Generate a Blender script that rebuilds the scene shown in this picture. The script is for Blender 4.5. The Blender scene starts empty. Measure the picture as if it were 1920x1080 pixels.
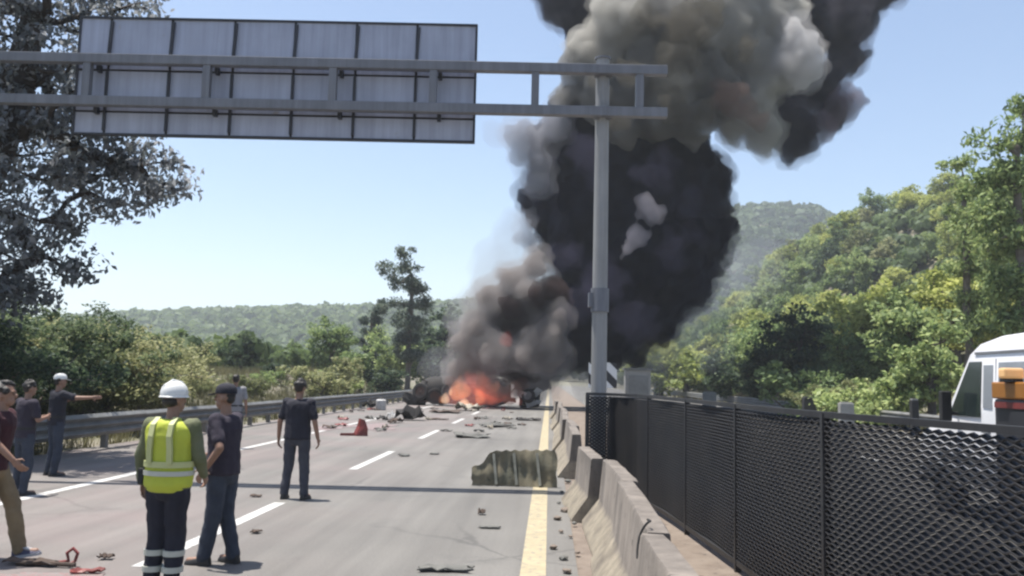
import bpy, bmesh, math, random
import numpy as np
from mathutils import Vector, Matrix, Euler
R = math.radians
rng = np.random.default_rng(7)
random.seed(7)
scene = bpy.context.scene
C = scene.collection

# ------------------------------------------------------------------ camera, sky, sun, exposure
CAM_H = 1.8
FPX = 1660.0                                   # focal length in pixels of the 1920 wide photograph
cam_d = bpy.data.cameras.new('camera')
cam = bpy.data.objects.new('camera', cam_d); C.objects.link(cam)
cam.location = (0, 0, CAM_H)
cam_m = Matrix.Rotation(R(2.54), 4, 'Z') @ Matrix.Rotation(R(90 + 5.83), 4, 'X') @ Matrix.Rotation(R(1.3), 4, 'Z')
cam.rotation_euler = cam_m.to_euler()
cam_d.sensor_width = 36.0
cam_d.lens = 36.0 * FPX / 1920.0
cam_d.clip_start = 0.05; cam_d.clip_end = 6000
scene.camera = cam

SUN_AZ, SUN_EL = R(-72), R(77)                 # azimuth from +Y towards +X
w = bpy.data.worlds.new('World'); scene.world = w; w.use_nodes = True
nt = w.node_tree
sky = nt.nodes.new('ShaderNodeTexSky'); sky.sky_type = 'NISHITA'; sky.sun_disc = False
sky.sun_elevation = SUN_EL; sky.sun_rotation = SUN_AZ
sky.altitude = 300; sky.air_density = 1.0; sky.dust_density = 1.3; sky.ozone_density = 1.0
bg = nt.nodes['Background']; bg.inputs['Strength'].default_value = 0.081
nt.links.new(sky.outputs[0], bg.inputs['Color'])
sun_d = bpy.data.lights.new('sun', 'SUN'); sun_d.energy = 4.2; sun_d.angle = R(0.6); sun_d.color = (1.0, 0.955, 0.88)
sun = bpy.data.objects.new('sun', sun_d); C.objects.link(sun)
sdir = Vector((math.sin(SUN_AZ) * math.cos(SUN_EL), math.cos(SUN_AZ) * math.cos(SUN_EL), math.sin(SUN_EL)))
sun.rotation_euler = sdir.to_track_quat('Z', 'Y').to_euler()
sun.location = (0, 0, 60)
vs = scene.view_settings
vs.view_transform = 'Standard'; vs.look = 'None'; vs.gamma = 1.0; vs.use_curve_mapping = False
vs.exposure = 1.2
cy = scene.cycles
cy.volume_bounces = 4; cy.max_bounces = 8; cy.transparent_max_bounces = 16
cy.volume_step_rate = 1.0; cy.volume_max_steps = 256
cy.filter_width = 2.4

# ------------------------------------------------------------------ helpers
RM = np.array(cam_m.to_3x3())
def at(px, py, y):
    """world point seen at pixel (1920x1080 frame) that lies at distance y along the road"""
    v = RM @ np.array([(px - 960) / FPX, (540 - py) / FPX, -1.0])
    t = y / v[1]
    return Vector((v[0] * t, y, CAM_H + v[2] * t))
def ground(px, py, z=0.0):
    v = RM @ np.array([(px - 960) / FPX, (540 - py) / FPX, -1.0])
    t = (z - CAM_H) / v[2]
    return Vector((v[0] * t, v[1] * t, z))

def link(o, parent=None):
    C.objects.link(o)
    if parent is not None: o.parent = parent
    return o
def tag(o, label=None, cat=None, group=None, kind=None):
    if label: o['label'] = label
    if cat: o['category'] = cat
    if group: o['group'] = group
    if kind: o['kind'] = kind
    return o
def empty(name, loc=(0, 0, 0), rz=0.0):
    o = bpy.data.objects.new(name, None); C.objects.link(o)
    o.empty_display_size = 0.2
    o.location = loc; o.rotation_euler = (0, 0, rz)
    return o
def copy_tree(o, parent=None):
    c = o.copy(); C.objects.link(c); c.parent = parent
    for ch in list(o.children): copy_tree(ch, c)
    return c

class MB:
    def __init__(s): s.v = []; s.f = []
    def add(s, vs, fs):
        n = len(s.v); s.v += [tuple(q) for q in vs]; s.f += [tuple(i + n for i in f) for f in fs]; return s
    def box(s, c, d, rot=None):
        hx, hy, hz = d[0] / 2, d[1] / 2, d[2] / 2
        P = [Vector((x, y, z)) for x in (-hx, hx) for y in (-hy, hy) for z in (-hz, hz)]
        if rot is not None:
            m = rot if isinstance(rot, Matrix) else Euler(rot).to_matrix()
            P = [m @ p for p in P]
        c = Vector(c)
        return s.add([p + c for p in P], [(0, 1, 3, 2), (4, 6, 7, 5), (0, 4, 5, 1), (2, 3, 7, 6), (0, 2, 6, 4), (1, 5, 7, 3)])
    def bar(s, a, b, wd, th, up=(0, 0, 1)):
        a, b = Vector(a), Vector(b); d = b - a; L = d.length; d.normalize()
        x = d.cross(Vector(up))
        if x.length < 1e-4: x = d.cross(Vector((1, 0, 0)))
        x.normalize(); z = x.cross(d)
        m = Matrix((x, d, z)).transposed()
        return s.box((a + b) / 2, (wd, L, th), m)
    def tube(s, pts, rad, n=8, cap=True):
        pts = [Vector(p) for p in pts]
        if not hasattr(rad, '__len__'): rad = [rad] * len(pts)
        V = []; F = []
        ref = None
        for i, p in enumerate(pts):
            t = (pts[min(i + 1, len(pts) - 1)] - pts[max(i - 1, 0)])
            if t.length < 1e-9: t = Vector((0, 0, 1))
            t.normalize()
            if ref is None:
                ref = t.orthogonal().normalized()
            ref = (ref - t * ref.dot(t))
            if ref.length < 1e-6: ref = t.orthogonal()
            ref.normalize(); b = t.cross(ref)
            for k in range(n):
                a = 2 * math.pi * k / n
                V.append(p + (ref * math.cos(a) + b * math.sin(a)) * rad[i])
        for i in range(len(pts) - 1):
            for k in range(n):
                k2 = (k + 1) % n
                F.append((i * n + k, i * n + k2, (i + 1) * n + k2, (i + 1) * n + k))
        if cap:
            F.append(tuple(range(n - 1, -1, -1))); F.append(tuple((len(pts) - 1) * n + k for k in range(n)))
        return s.add(V, F)
    def ell(s, c, r, n=12, m=8, rot=None):
        V = []; F = []
        for i in range(m + 1):
            th = math.pi * i / m
            for k in range(n):
                a = 2 * math.pi * k / n
                p = Vector((r[0] * math.sin(th) * math.cos(a), r[1] * math.sin(th) * math.sin(a), r[2] * math.cos(th)))
                if rot is not None: p = rot @ p
                V.append(p + Vector(c))
        for i in range(m):
            for k in range(n):
                k2 = (k + 1) % n
                F.append((i * n + k, (i + 1) * n + k, (i + 1) * n + k2, i * n + k2))
        return s.add(V, F)
    def loft(s, rings):
        """rings: list of lists of points, same length, closed ends"""
        n = len(rings[0]); V = []; F = []
        for r in rings: V += [Vector(p) for p in r]
        for i in range(len(rings) - 1):
            for k in range(n):
                k2 = (k + 1) % n
                F.append((i * n + k, i * n + k2, (i + 1) * n + k2, (i + 1) * n + k))
        F.append(tuple(range(n - 1, -1, -1))); F.append(tuple((len(rings) - 1) * n + k for k in range(n)))
        return s.add(V, F)
    def mesh(s, name):
        me = bpy.data.meshes.new(name); me.from_pydata(s.v, [], s.f)
        bm = bmesh.new(); bm.from_mesh(me)
        bmesh.ops.remove_doubles(bm, verts=bm.verts, dist=1e-5)
        bmesh.ops.recalc_face_normals(bm, faces=bm.faces)
        bm.to_mesh(me); bm.free(); me.update()
        return me
    def build(s, name, mat, parent=None, smooth=False, bevel=0.0):
        me = s.mesh(name); me.materials.append(mat)
        if bevel > 0:
            bm = bmesh.new(); bm.from_mesh(me)
            es = [e for e in bm.edges if len(e.link_faces) == 2 and e.calc_face_angle(0) > R(30)]
            bmesh.ops.bevel(bm, geom=es, offset=bevel, segments=2, affect='EDGES', profile=0.6, clamp_overlap=True)
            bm.to_mesh(me); bm.free()
        if smooth:
            me.polygons.foreach_set('use_smooth', [True] * len(me.polygons))
            try: me.set_sharp_from_angle(angle=R(40))
            except Exception: pass
        o = bpy.data.objects.new(name, me)
        return link(o, parent)

def arr_mesh(name, verts, faces, mat):
    """big mesh from numpy arrays, faces (n,k)"""
    me = bpy.data.meshes.new(name)
    n, k = faces.shape
    me.vertices.add(len(verts)); me.vertices.foreach_set('co', np.ascontiguousarray(verts, dtype=np.float32).ravel())
    me.loops.add(n * k); me.loops.foreach_set('vertex_index', np.ascontiguousarray(faces, dtype=np.int32).ravel())
    me.polygons.add(n); me.polygons.foreach_set('loop_start', np.arange(0, n * k, k, dtype=np.int32))
    me.update(calc_edges=True); me.materials.append(mat)
    return me

def modded(me, mods):
    """mesh with a stack of modifiers applied"""
    o = bpy.data.objects.new('work', me); C.objects.link(o)
    for typ, props in mods:
        m = o.modifiers.new(typ, typ)
        for k, v in props.items(): setattr(m, k, v)
    dg = bpy.context.evaluated_depsgraph_get()
    out = bpy.data.meshes.new_from_object(o.evaluated_get(dg))
    bpy.data.objects.remove(o); bpy.data.meshes.remove(me)
    return out

# ------------------------------------------------------------------ materials
def new_mat(name):
    m = bpy.data.materials.new(name); m.use_nodes = True
    nt = m.node_tree; b = nt.nodes['Principled BSDF']
    return m, nt, b
def noise(nt, scale, detail=5, rough=0.6, coord='Object', vec=None):
    n = nt.nodes.new('ShaderNodeTexNoise'); n.inputs['Scale'].default_value = scale
    n.inputs['Detail'].default_value = detail; n.inputs['Roughness'].default_value = rough
    if vec is None:
        tc = nt.nodes.new('ShaderNodeTexCoord'); vec = tc.outputs[coord]
    nt.links.new(vec, n.inputs['Vector'])
    return n
def ramp(nt, src, stops):
    r = nt.nodes.new('ShaderNodeValToRGB')
    e = r.color_ramp.elements
    while len(e) < len(stops): e.new(0.5)
    for i, (p, c) in enumerate(stops):
        e[i].position = p; e[i].color = (c[0], c[1], c[2], 1) if hasattr(c, '__len__') else (c, c, c, 1)
    nt.links.new(src, r.inputs[0]); return r
def mixc(nt, a, b, fac, mode='MIX'):
    m = nt.nodes.new('ShaderNodeMix'); m.data_type = 'RGBA'; m.blend_type = mode
    if isinstance(fac, (int, float)): m.inputs[0].default_value = fac
    else: nt.links.new(fac, m.inputs[0])
    for i, q in ((6, a), (7, b)):
        if hasattr(q, 'is_linked') or hasattr(q, 'node'): nt.links.new(q, m.inputs[i])
        else: m.inputs[i].default_value = (*q, 1)
    return m.outputs[2]
def bump(nt, b, src, strength, dist=0.02):
    n = nt.nodes.new('ShaderNodeBump'); n.inputs['Strength'].default_value = strength; n.inputs['Distance'].default_value = dist
    nt.links.new(src, n.inputs['Height']); nt.links.new(n.outputs[0], b.inputs['Normal'])
KEEP = {'gantry_grey_paint': 0.8, 'sign_back_aluminium': 1.15, 'white_vehicle_paint': 0.85, 'lime_vest': 0.72, 'white_helmet': 0.8, 'reflective_tape': 0.7, 'pale_lime_tape': 0.7, 'white_road_paint': 0.62,
        'navy_cloth': 0.75, 'dark_plum_cloth': 0.75, 'dark_denim': 0.75, 'tan_cloth': 0.7, 'skin': 0.75, 'olive_sheet_steel': 0.7, 'scraped_steel': 0.7, 'dark_mesh_steel': 0.65, 'tree_bark': 0.7, 'pale_bark': 0.7}
def paint(name, c1, c2=None, rough=0.6, scale=3.0, metal=0.0, bmp=0.0, bscale=None, spots=None):
    m, nt, b = new_mat(name)
    c2 = c2 or tuple(x * 0.8 for x in c1)
    k = KEEP.get(name, 0.56)
    c1 = tuple(x * k for x in c1); c2 = tuple(x * k for x in c2)
    if spots: spots = (tuple(x * k for x in spots[0]), spots[1])
    n = noise(nt, scale)
    col = ramp(nt, n.outputs['Fac'], [(0.35, c1), (0.68, c2)]).outputs[0]
    if spots:
        n3 = noise(nt, scale * 2.7, 8, 0.7)
        f = ramp(nt, n3.outputs['Fac'], [(spots[1], 0.0), (spots[1] + 0.08, 1.0)]).outputs[0]
        col = mixc(nt, col, spots[0], f)
    nt.links.new(col, b.inputs['Base Color'])
    b.inputs['Roughness'].default_value = rough; b.inputs['Metallic'].default_value = metal
    if bmp:
        n2 = noise(nt, bscale or scale * 8, 6, 0.65)
        bump(nt, b, n2.outputs['Fac'], bmp)
    return m
def leaf_mat(name, c1, c2, c3, scale=0.6):
    m, nt, b = new_mat(name)
    nt.nodes.remove(b)
    out = nt.nodes['Material Output']
    n = noise(nt, scale, 4, 0.7)
    g = nt.nodes.new('ShaderNodeNewGeometry')
    mx = nt.nodes.new('ShaderNodeMath'); mx.operation = 'MULTIPLY_ADD'; mx.inputs[1].default_value = 0.45; mx.inputs[2].default_value = -0.22
    nt.links.new(g.outputs['Random Per Island'], mx.inputs[0])
    oi = nt.nodes.new('ShaderNodeObjectInfo')
    m2 = nt.nodes.new('ShaderNodeMath'); m2.operation = 'MULTIPLY_ADD'; m2.inputs[1].default_value = 0.35; m2.inputs[2].default_value = -0.17
    nt.links.new(oi.outputs['Random'], m2.inputs[0])
    a1 = nt.nodes.new('ShaderNodeMath'); nt.links.new(n.outputs['Fac'], a1.inputs[0]); nt.links.new(mx.outputs[0], a1.inputs[1])
    a2 = nt.nodes.new('ShaderNodeMath'); nt.links.new(a1.outputs[0], a2.inputs[0]); nt.links.new(m2.outputs[0], a2.inputs[1])
    col = ramp(nt, a2.outputs[0], [(0.25, c1), (0.5, c2), (0.78, c3)]).outputs[0]
    d = nt.nodes.new('ShaderNodeBsdfDiffuse'); t = nt.nodes.new('ShaderNodeBsdfTranslucent'); gl = nt.nodes.new('ShaderNodeBsdfGlossy')
    gl.inputs['Roughness'].default_value = 0.6; gl.inputs['Color'].default_value = (0.8, 0.85, 0.9, 1)
    nt.links.new(col, d.inputs[0]); nt.links.new(col, t.inputs[0])
    s1 = nt.nodes.new('ShaderNodeMixShader'); s1.inputs[0].default_value = 0.48
    nt.links.new(d.outputs[0], s1.inputs[1]); nt.links.new(t.outputs[0], s1.inputs[2])
    s2 = nt.nodes.new('ShaderNodeMixShader'); s2.inputs[0].default_value = 0.02
    nt.links.new(s1.outputs[0], s2.inputs[1]); nt.links.new(gl.outputs[0], s2.inputs[2])
    nt.links.new(s2.outputs[0], out.inputs['Surface'])
    return m

M = {}
# pale worn asphalt with stains, tar and pinkish spilled powder
def road_mat(name, pink):
    m, nt, b = new_mat(name)
    tc = nt.nodes.new('ShaderNodeTexCoord')
    big = noise(nt, 0.22, 4, 0.55)
    fine = noise(nt, 38, 5, 0.8)
    mp = nt.nodes.new('ShaderNodeMapping'); mp.inputs['Scale'].default_value = (1.6, 0.06, 1)
    nt.links.new(tc.outputs['Object'], mp.inputs['Vector'])
    streak = noise(nt, 1.4, 4, 0.6, vec=mp.outputs[0])
    c = ramp(nt, big.outputs['Fac'], [(0.3, (0.122, 0.117, 0.110)), (0.7, (0.168, 0.161, 0.150))]).outputs[0]
    c = mixc(nt, c, ramp(nt, streak.outputs['Fac'], [(0.35, (0.70, 0.69, 0.68)), (0.7, (1.08, 1.07, 1.05))]).outputs[0], 0.85, 'MULTIPLY')
    c = mixc(nt, c, ramp(nt, fine.outputs['Fac'], [(0.28, 0.58), (0.72, 1.32)]).outputs[0], 0.75, 'MULTIPLY')
    st = noise(nt, 0.75, 6, 0.68)
    f = ramp(nt, st.outputs['Fac'], [(0.60, 0.0), (0.70, 0.5)]).outputs[0]
    c = mixc(nt, c, (0.072, 0.070, 0.067), f)
    # cracks and tar lines
    vo = nt.nodes.new('ShaderNodeTexVoronoi'); vo.feature = 'DISTANCE_TO_EDGE'; vo.inputs['Scale'].default_value = 0.42
    wn = noise(nt, 1.7, 5, 0.7); mxv = nt.nodes.new('ShaderNodeMix'); mxv.data_type = 'VECTOR'; mxv.inputs[0].default_value = 0.22
    nt.links.new(tc.outputs['Object'], mxv.inputs[4]); nt.links.new(wn.outputs['Color'], mxv.inputs[5]); nt.links.new(mxv.outputs[1], vo.inputs['Vector'])
    cr = ramp(nt, vo.outputs['Distance'], [(0.004, 0.55), (0.011, 0.0)]).outputs[0]
    cm = ramp(nt, noise(nt, 0.18, 3, 0.5).outputs['Fac'], [(0.48, 0.0), (0.58, 1.0)]).outputs[0]
    mm = nt.nodes.new('ShaderNodeMath'); mm.operation = 'MULTIPLY'; nt.links.new(cr, mm.inputs[0]); nt.links.new(cm, mm.inputs[1])
    c = mixc(nt, c, (0.05, 0.048, 0.046), mm.outputs[0])
    if pink:
        sx = nt.nodes.new('ShaderNodeSeparateXYZ'); nt.links.new(tc.outputs['Object'], sx.inputs[0])
        mr = nt.nodes.new('ShaderNodeMapRange'); mr.inputs['From Min'].default_value = -1.5; mr.inputs['From Max'].default_value = -5.5
        nt.links.new(sx.outputs['X'], mr.inputs['Value'])
        pn = noise(nt, 0.33, 5, 0.6)
        pf = ramp(nt, pn.outputs['Fac'], [(0.38, 0.0), (0.66, 0.42)]).outputs[0]
        mu = nt.nodes.new('ShaderNodeMath'); mu.operation = 'MULTIPLY'
        nt.links.new(mr.outputs[0], mu.inputs[0]); nt.links.new(pf, mu.inputs[1])
        c = mixc(nt, c, (0.205, 0.145, 0.143), mu.outputs[0])
    nt.links.new(c, b.inputs['Base Color']); b.inputs['Roughness'].default_value = 0.82
    bump(nt, b, fine.outputs['Fac'], 0.25, 0.006)
    return m
M['road'] = road_mat('worn_asphalt', True)
M['road2'] = road_mat('worn_asphalt_plain', False)
M['white_line'] = paint('white_road_paint', (0.74, 0.73, 0.71), (0.6, 0.59, 0.57), 0.7, 5, spots=((0.33, 0.32, 0.30), 0.54))
M['yellow_line'] = paint('yellow_road_paint', (0.62, 0.53, 0.34), (0.50, 0.42, 0.27), 0.7, 4, spots=((0.33, 0.30, 0.25), 0.53))
def concrete_mat():
    m = paint('barrier_concrete', (0.33, 0.285, 0.245), (0.22, 0.19, 0.165), 0.85, 2.3, bmp=0.35, spots=((0.12, 0.10, 0.088), 0.6))
    nt = m.node_tree; b = nt.nodes['Principled BSDF']
    src = b.inputs['Base Color'].links[0].from_socket
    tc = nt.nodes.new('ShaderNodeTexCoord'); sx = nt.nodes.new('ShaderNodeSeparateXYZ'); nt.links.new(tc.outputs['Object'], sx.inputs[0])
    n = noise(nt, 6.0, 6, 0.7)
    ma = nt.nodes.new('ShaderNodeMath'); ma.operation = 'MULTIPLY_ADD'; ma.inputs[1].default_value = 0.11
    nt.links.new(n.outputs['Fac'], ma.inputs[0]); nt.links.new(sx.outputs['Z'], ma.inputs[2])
    f = ramp(nt, ma.outputs[0], [(0.34, 1.0), (0.40, 0.0)]).outputs[0]  # cream low band puts the sunlit toe's brightness into the colour
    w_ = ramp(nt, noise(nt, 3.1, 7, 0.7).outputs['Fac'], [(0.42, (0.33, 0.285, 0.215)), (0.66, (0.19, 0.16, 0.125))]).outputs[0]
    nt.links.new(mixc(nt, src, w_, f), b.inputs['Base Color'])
    return m
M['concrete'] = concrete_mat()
M['median'] = paint('median_dirt', (0.23, 0.18, 0.145), (0.33, 0.27, 0.22), 0.95, 3.0, bmp=0.6, spots=((0.13, 0.105, 0.09), 0.58))
M['galv'] = paint('galvanised_steel', (0.36, 0.36, 0.35), (0.24, 0.24, 0.23), 0.55, 2.2, 0.35, spots=((0.17, 0.14, 0.11), 0.66))
M['gantry'] = paint('gantry_grey_paint', (0.21, 0.22, 0.25), (0.165, 0.175, 0.205), 0.6, 1.8, spots=((0.19, 0.17, 0.15), 0.69))
M['sign_back'] = paint('sign_back_aluminium', (0.31, 0.33, 0.41), (0.26, 0.28, 0.35), 0.55, 0.9, 0.15, spots=((0.26, 0.25, 0.22), 0.63))
def streak(m, lo=0.72, sx=5.0, sz=0.25):
    nt = m.node_tree; b = nt.nodes['Principled BSDF']; src = b.inputs['Base Color'].links[0].from_socket
    tc = nt.nodes.new('ShaderNodeTexCoord'); mp = nt.nodes.new('ShaderNodeMapping'); mp.inputs['Scale'].default_value = (sx, sx, sz)
    nt.links.new(tc.outputs['Object'], mp.inputs['Vector'])
    n = noise(nt, 1.6, 5, 0.65, vec=mp.outputs[0])
    nt.links.new(mixc(nt, src, ramp(nt, n.outputs['Fac'], [(0.36, lo), (0.66, 1.08)]).outputs[0], 1.0, 'MULTIPLY'), b.inputs['Base Color'])
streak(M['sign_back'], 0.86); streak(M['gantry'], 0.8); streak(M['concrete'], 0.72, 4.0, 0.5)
M['sign_dark'] = paint('sign_seam_dark', (0.045, 0.05, 0.065), (0.03, 0.033, 0.045), 0.6)
M['column'] = paint('column_grey_paint', (0.50, 0.50, 0.50), (0.42, 0.42, 0.425), 0.6, 1.8, spots=((0.30, 0.27, 0.24), 0.69)); streak(M['column'], 0.8)
M['sign_front'] = paint('sign_front_green', (0.02, 0.16, 0.07), None, 0.4)
M['fence'] = paint('dark_mesh_steel', (0.028, 0.028, 0.032), (0.045, 0.042, 0.042), 0.6, 3, 0.2, spots=((0.09, 0.06, 0.045), 0.68))
M['fence_rail'] = paint('fence_rail_steel', (0.07, 0.07, 0.075), (0.045, 0.045, 0.05), 0.55, 3, 0.3)
M['soil'] = paint('bank_soil', (0.30, 0.265, 0.21), (0.17, 0.175, 0.09), 0.95, 0.35, bmp=0.5, bscale=4)
M['bark'] = paint('tree_bark', (0.085, 0.068, 0.058), (0.045, 0.038, 0.036), 0.9, 3, bmp=0.5, bscale=12)
M['bark_pale'] = paint('pale_bark', (0.22, 0.19, 0.16), (0.12, 0.10, 0.085), 0.9, 3)
M['leaf_big'] = leaf_mat('leaves_grey_blue', (0.06, 0.07, 0.07), (0.145, 0.16, 0.165), (0.33, 0.345, 0.37), 0.5)
M['leaf_yg'] = leaf_mat('leaves_yellow_green', (0.16, 0.20, 0.055), (0.36, 0.40, 0.11), (0.55, 0.56, 0.20), 0.5)
M['leaf_g'] = leaf_mat('leaves_green', (0.11, 0.165, 0.065), (0.25, 0.325, 0.125), (0.42, 0.48, 0.20), 0.5)
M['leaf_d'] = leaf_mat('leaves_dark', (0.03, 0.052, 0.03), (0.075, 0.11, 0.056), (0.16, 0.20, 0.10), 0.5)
M['leaf_dry'] = leaf_mat('leaves_dry', (0.115, 0.135, 0.056), (0.25, 0.265, 0.12), (0.42, 0.41, 0.22), 0.5)
M['leaf_e'] = leaf_mat('leaves_slender', (0.04, 0.06, 0.048), (0.085, 0.115, 0.085), (0.16, 0.19, 0.145), 0.5)
M['leaf_far'] = leaf_mat('leaves_far_wood', (0.045, 0.072, 0.025), (0.085, 0.125, 0.043), (0.135, 0.18, 0.064), 0.02)
M['grass'] = leaf_mat('dry_grass', (0.07, 0.07, 0.032), (0.14, 0.13, 0.063), (0.22, 0.20, 0.11), 0.4)
M['van'] = paint('white_vehicle_paint', (0.80, 0.80, 0.82), (0.76, 0.76, 0.78), 0.28, 1.0)
M['van_grey'] = paint('grey_plastic', (0.28, 0.29, 0.31), None, 0.5)
M['glass'] = paint('dark_glass', (0.03, 0.045, 0.045), (0.05, 0.065, 0.065), 0.08)
M['glass_pale'] = paint('pale_glass', (0.46, 0.49, 0.54), (0.38, 0.41, 0.46), 0.12)
M['black'] = paint('black_rubber', (0.018, 0.018, 0.019), (0.03, 0.03, 0.03), 0.75)
M['orange'] = paint('orange_paint', (0.60, 0.25, 0.035), (0.50, 0.19, 0.03), 0.4, 2)
M['dark_body'] = paint('dark_truck_body', (0.055, 0.055, 0.062), (0.035, 0.035, 0.042), 0.5, 2)
M['char'] = paint('charred_metal', (0.018, 0.016, 0.016), (0.045, 0.038, 0.035), 0.85, 2, bmp=0.6, spots=((0.20, 0.17, 0.15), 0.67))
M['rust'] = paint('burnt_rusty_metal', (0.11, 0.05, 0.03), (0.05, 0.03, 0.025), 0.85, 3, bmp=0.4)
M['white_wreck'] = paint('scorched_white_panel', (0.72, 0.71, 0.70), (0.55, 0.53, 0.52), 0.6, 2, spots=((0.08, 0.07, 0.07), 0.62))
M['olive'] = paint('olive_sheet_steel', (0.27, 0.225, 0.14), (0.14, 0.135, 0.09), 0.7, 3, bmp=0.3, spots=((0.03, 0.035, 0.03), 0.6))
M['olive_pale'] = paint('scraped_steel', (0.36, 0.35, 0.29), (0.20, 0.20, 0.155), 0.6, 6)
M['red'] = paint('red_plastic', (0.34, 0.055, 0.045), (0.22, 0.04, 0.035), 0.5, 6)
M['brown'] = paint('brown_splinter', (0.14, 0.09, 0.065), (0.07, 0.05, 0.04), 0.85, 6)
M['grey_scrap'] = paint('grey_scrap', (0.20, 0.195, 0.175), (0.11, 0.11, 0.10), 0.7, 5)
M['pale_scrap'] = paint('pale_scrap', (0.55, 0.50, 0.40), (0.40, 0.35, 0.28), 0.7, 5)
M['spill'] = paint('red_spill', (0.33, 0.19, 0.18), (0.37, 0.27, 0.26), 0.6, 7, spots=((0.30, 0.275, 0.26), 0.48))
M['skin'] = paint('skin', (0.33, 0.19, 0.13), (0.28, 0.155, 0.105), 0.55, 12)
M['hair'] = paint('black_hair', (0.015, 0.012, 0.011), (0.03, 0.025, 0.022), 0.6, 30)
M['navy'] = paint('navy_cloth', (0.014, 0.014, 0.024), (0.022, 0.022, 0.036), 0.9, 6, bmp=0.2, bscale=60)
M['plum'] = paint('dark_plum_cloth', (0.028, 0.022, 0.038), (0.04, 0.032, 0.05), 0.9, 6, bmp=0.2, bscale=60)
M['denim'] = paint('dark_denim', (0.032, 0.042, 0.065), (0.05, 0.062, 0.09), 0.9, 8, bmp=0.2, bscale=70)
M['denim_grey'] = paint('grey_denim', (0.085, 0.09, 0.115), (0.06, 0.062, 0.085), 0.9, 8, bmp=0.2, bscale=70)
M['tan'] = paint('tan_cloth', (0.30, 0.225, 0.13), (0.24, 0.175, 0.10), 0.9, 6, bmp=0.2, bscale=60)
M['maroon'] = paint('maroon_cloth', (0.075, 0.014, 0.024), (0.045, 0.010, 0.018), 0.9, 6, bmp=0.2, bscale=60)
M['lime'] = paint('lime_vest', (0.60, 0.66, 0.06), (0.50, 0.56, 0.055), 0.7, 5, bmp=0.15, bscale=50)
M['green_sleeve'] = paint('dull_green_sleeve', (0.17, 0.19, 0.09), (0.23, 0.24, 0.15), 0.9, 7, bmp=0.15, bscale=50)
M['reflect'] = paint('reflective_tape', (0.62, 0.63, 0.56), (0.54, 0.55, 0.47), 0.4, 9)
M['reflect_y'] = paint('pale_lime_tape', (0.62, 0.64, 0.30), (0.54, 0.57, 0.26), 0.45, 9)
M['helmet'] = paint('white_helmet', (0.78, 0.78, 0.76), (0.72, 0.72, 0.70), 0.35, 4)
M['shoe_dark'] = paint('dark_shoe', (0.02, 0.02, 0.022), (0.035, 0.033, 0.033), 0.6, 9)
M['shoe_blue'] = paint('blue_shoe', (0.09, 0.09, 0.17), (0.06, 0.06, 0.12), 0.6, 9)
M['shoe_white'] = paint('white_trim', (0.68, 0.68, 0.7), None, 0.5)
M['grey_cloth'] = paint('pale_grey_cloth', (0.42, 0.42, 0.45), (0.35, 0.35, 0.38), 0.9, 6)
M['cement'] = paint('pale_cement', (0.50, 0.49, 0.46), (0.40, 0.39, 0.36), 0.9, 4)
m, nt_, b_ = new_mat('beacon_amber'); b_.inputs['Base Color'].default_value = (0.62, 0.40, 0.20, 1)
b_.inputs['Emission Color'].default_value = (1, 0.50, 0.16, 1); b_.inputs['Emission Strength'].default_value = 0.12; M['beacon'] = m
def stripes(name):
    m, nt, b = new_mat(name)
    tc = nt.nodes.new('ShaderNodeTexCoord')
    wv = nt.nodes.new('ShaderNodeTexWave'); wv.bands_direction = 'DIAGONAL'; wv.inputs['Scale'].default_value = 0.9
    nt.links.new(tc.outputs['Object'], wv.inputs['Vector'])
    c = ramp(nt, wv.outputs['Fac'], [(0.46, (0.02, 0.02, 0.024)), (0.54, (0.66, 0.66, 0.66))]).outputs[0]
    nt.links.new(c, b.inputs['Base Color']); b.inputs['Roughness'].default_value = 0.5
    return m
M['hazard'] = stripes('black_white_chevron')

# ------------------------------------------------------------------ setting: ground, roads
def sstep(a, b, x):
    t = np.clip((x - a) / (b - a), 0, 1); return t * t * (3 - 2 * t)
def wob(x, y, s, seed):
    return (np.sin(x / s + seed) * np.cos(y / (s * 1.3) + seed * 2.1) + 0.5 * np.sin(x / (s * 0.43) + y / (s * 0.6) + seed * 3.3))
def hgt(x, y):
    x = np.asarray(x, float); y = np.asarray(y, float)
    z = -0.06 + 0 * x
    lf = sstep(-11.0, -21.0, x); rt = sstep(15.2, 25.0, x)
    z = z + lf * (1.7 + 0.35 * wob(x, y, 7, 1)) + rt * (1.6 + 0.5 * wob(x, y, 9, 2))
    z = z + rt * 35 / (1 + np.exp(-(x - 47) / 9.0)) * np.exp(-((y - 200) / 85.0) ** 4)
    z = z + rt * 4.5 * sstep(15, 45, x) * np.exp(-((y - 60) / 60.0) ** 2)
    far = sstep(180, 420, y)
    z = z + far * 114 * np.exp(-((x - 172) / 150) ** 2 - ((y - 680) / 170) ** 2) * (1 + 0.05 * wob(x, y, 60, 4))
    z = z + far * 41 * np.exp(-((x + 130) / 300) ** 2 - ((y - 640) / 170) ** 2)
    z = z + sstep(150, 500, np.abs(x)) * 12 * (1 + 0.4 * wob(x, y, 90, 5))
    return z
xs = np.unique(np.concatenate([np.linspace(-1300, -320, 16), np.linspace(-300, -60, 34), np.linspace(-56, -11, 32), [-10.8, -4, 2, 8, 14.6], np.linspace(15, 130, 60), np.linspace(138, 420, 48), np.linspace(450, 1300, 16)]))
ys = np.unique(np.concatenate([np.linspace(-200, -20, 10), np.linspace(-10, 120, 50), np.linspace(124, 330, 54), np.linspace(340, 1000, 60), np.linspace(1040, 1400, 10)]))
X, Y = np.meshgrid(xs, ys)
V = np.stack([X.ravel(), Y.ravel(), hgt(X, Y).ravel()], 1)
nx = len(xs)
ii, jj = np.meshgrid(np.arange(nx - 1), np.arange(len(ys) - 1))
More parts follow.
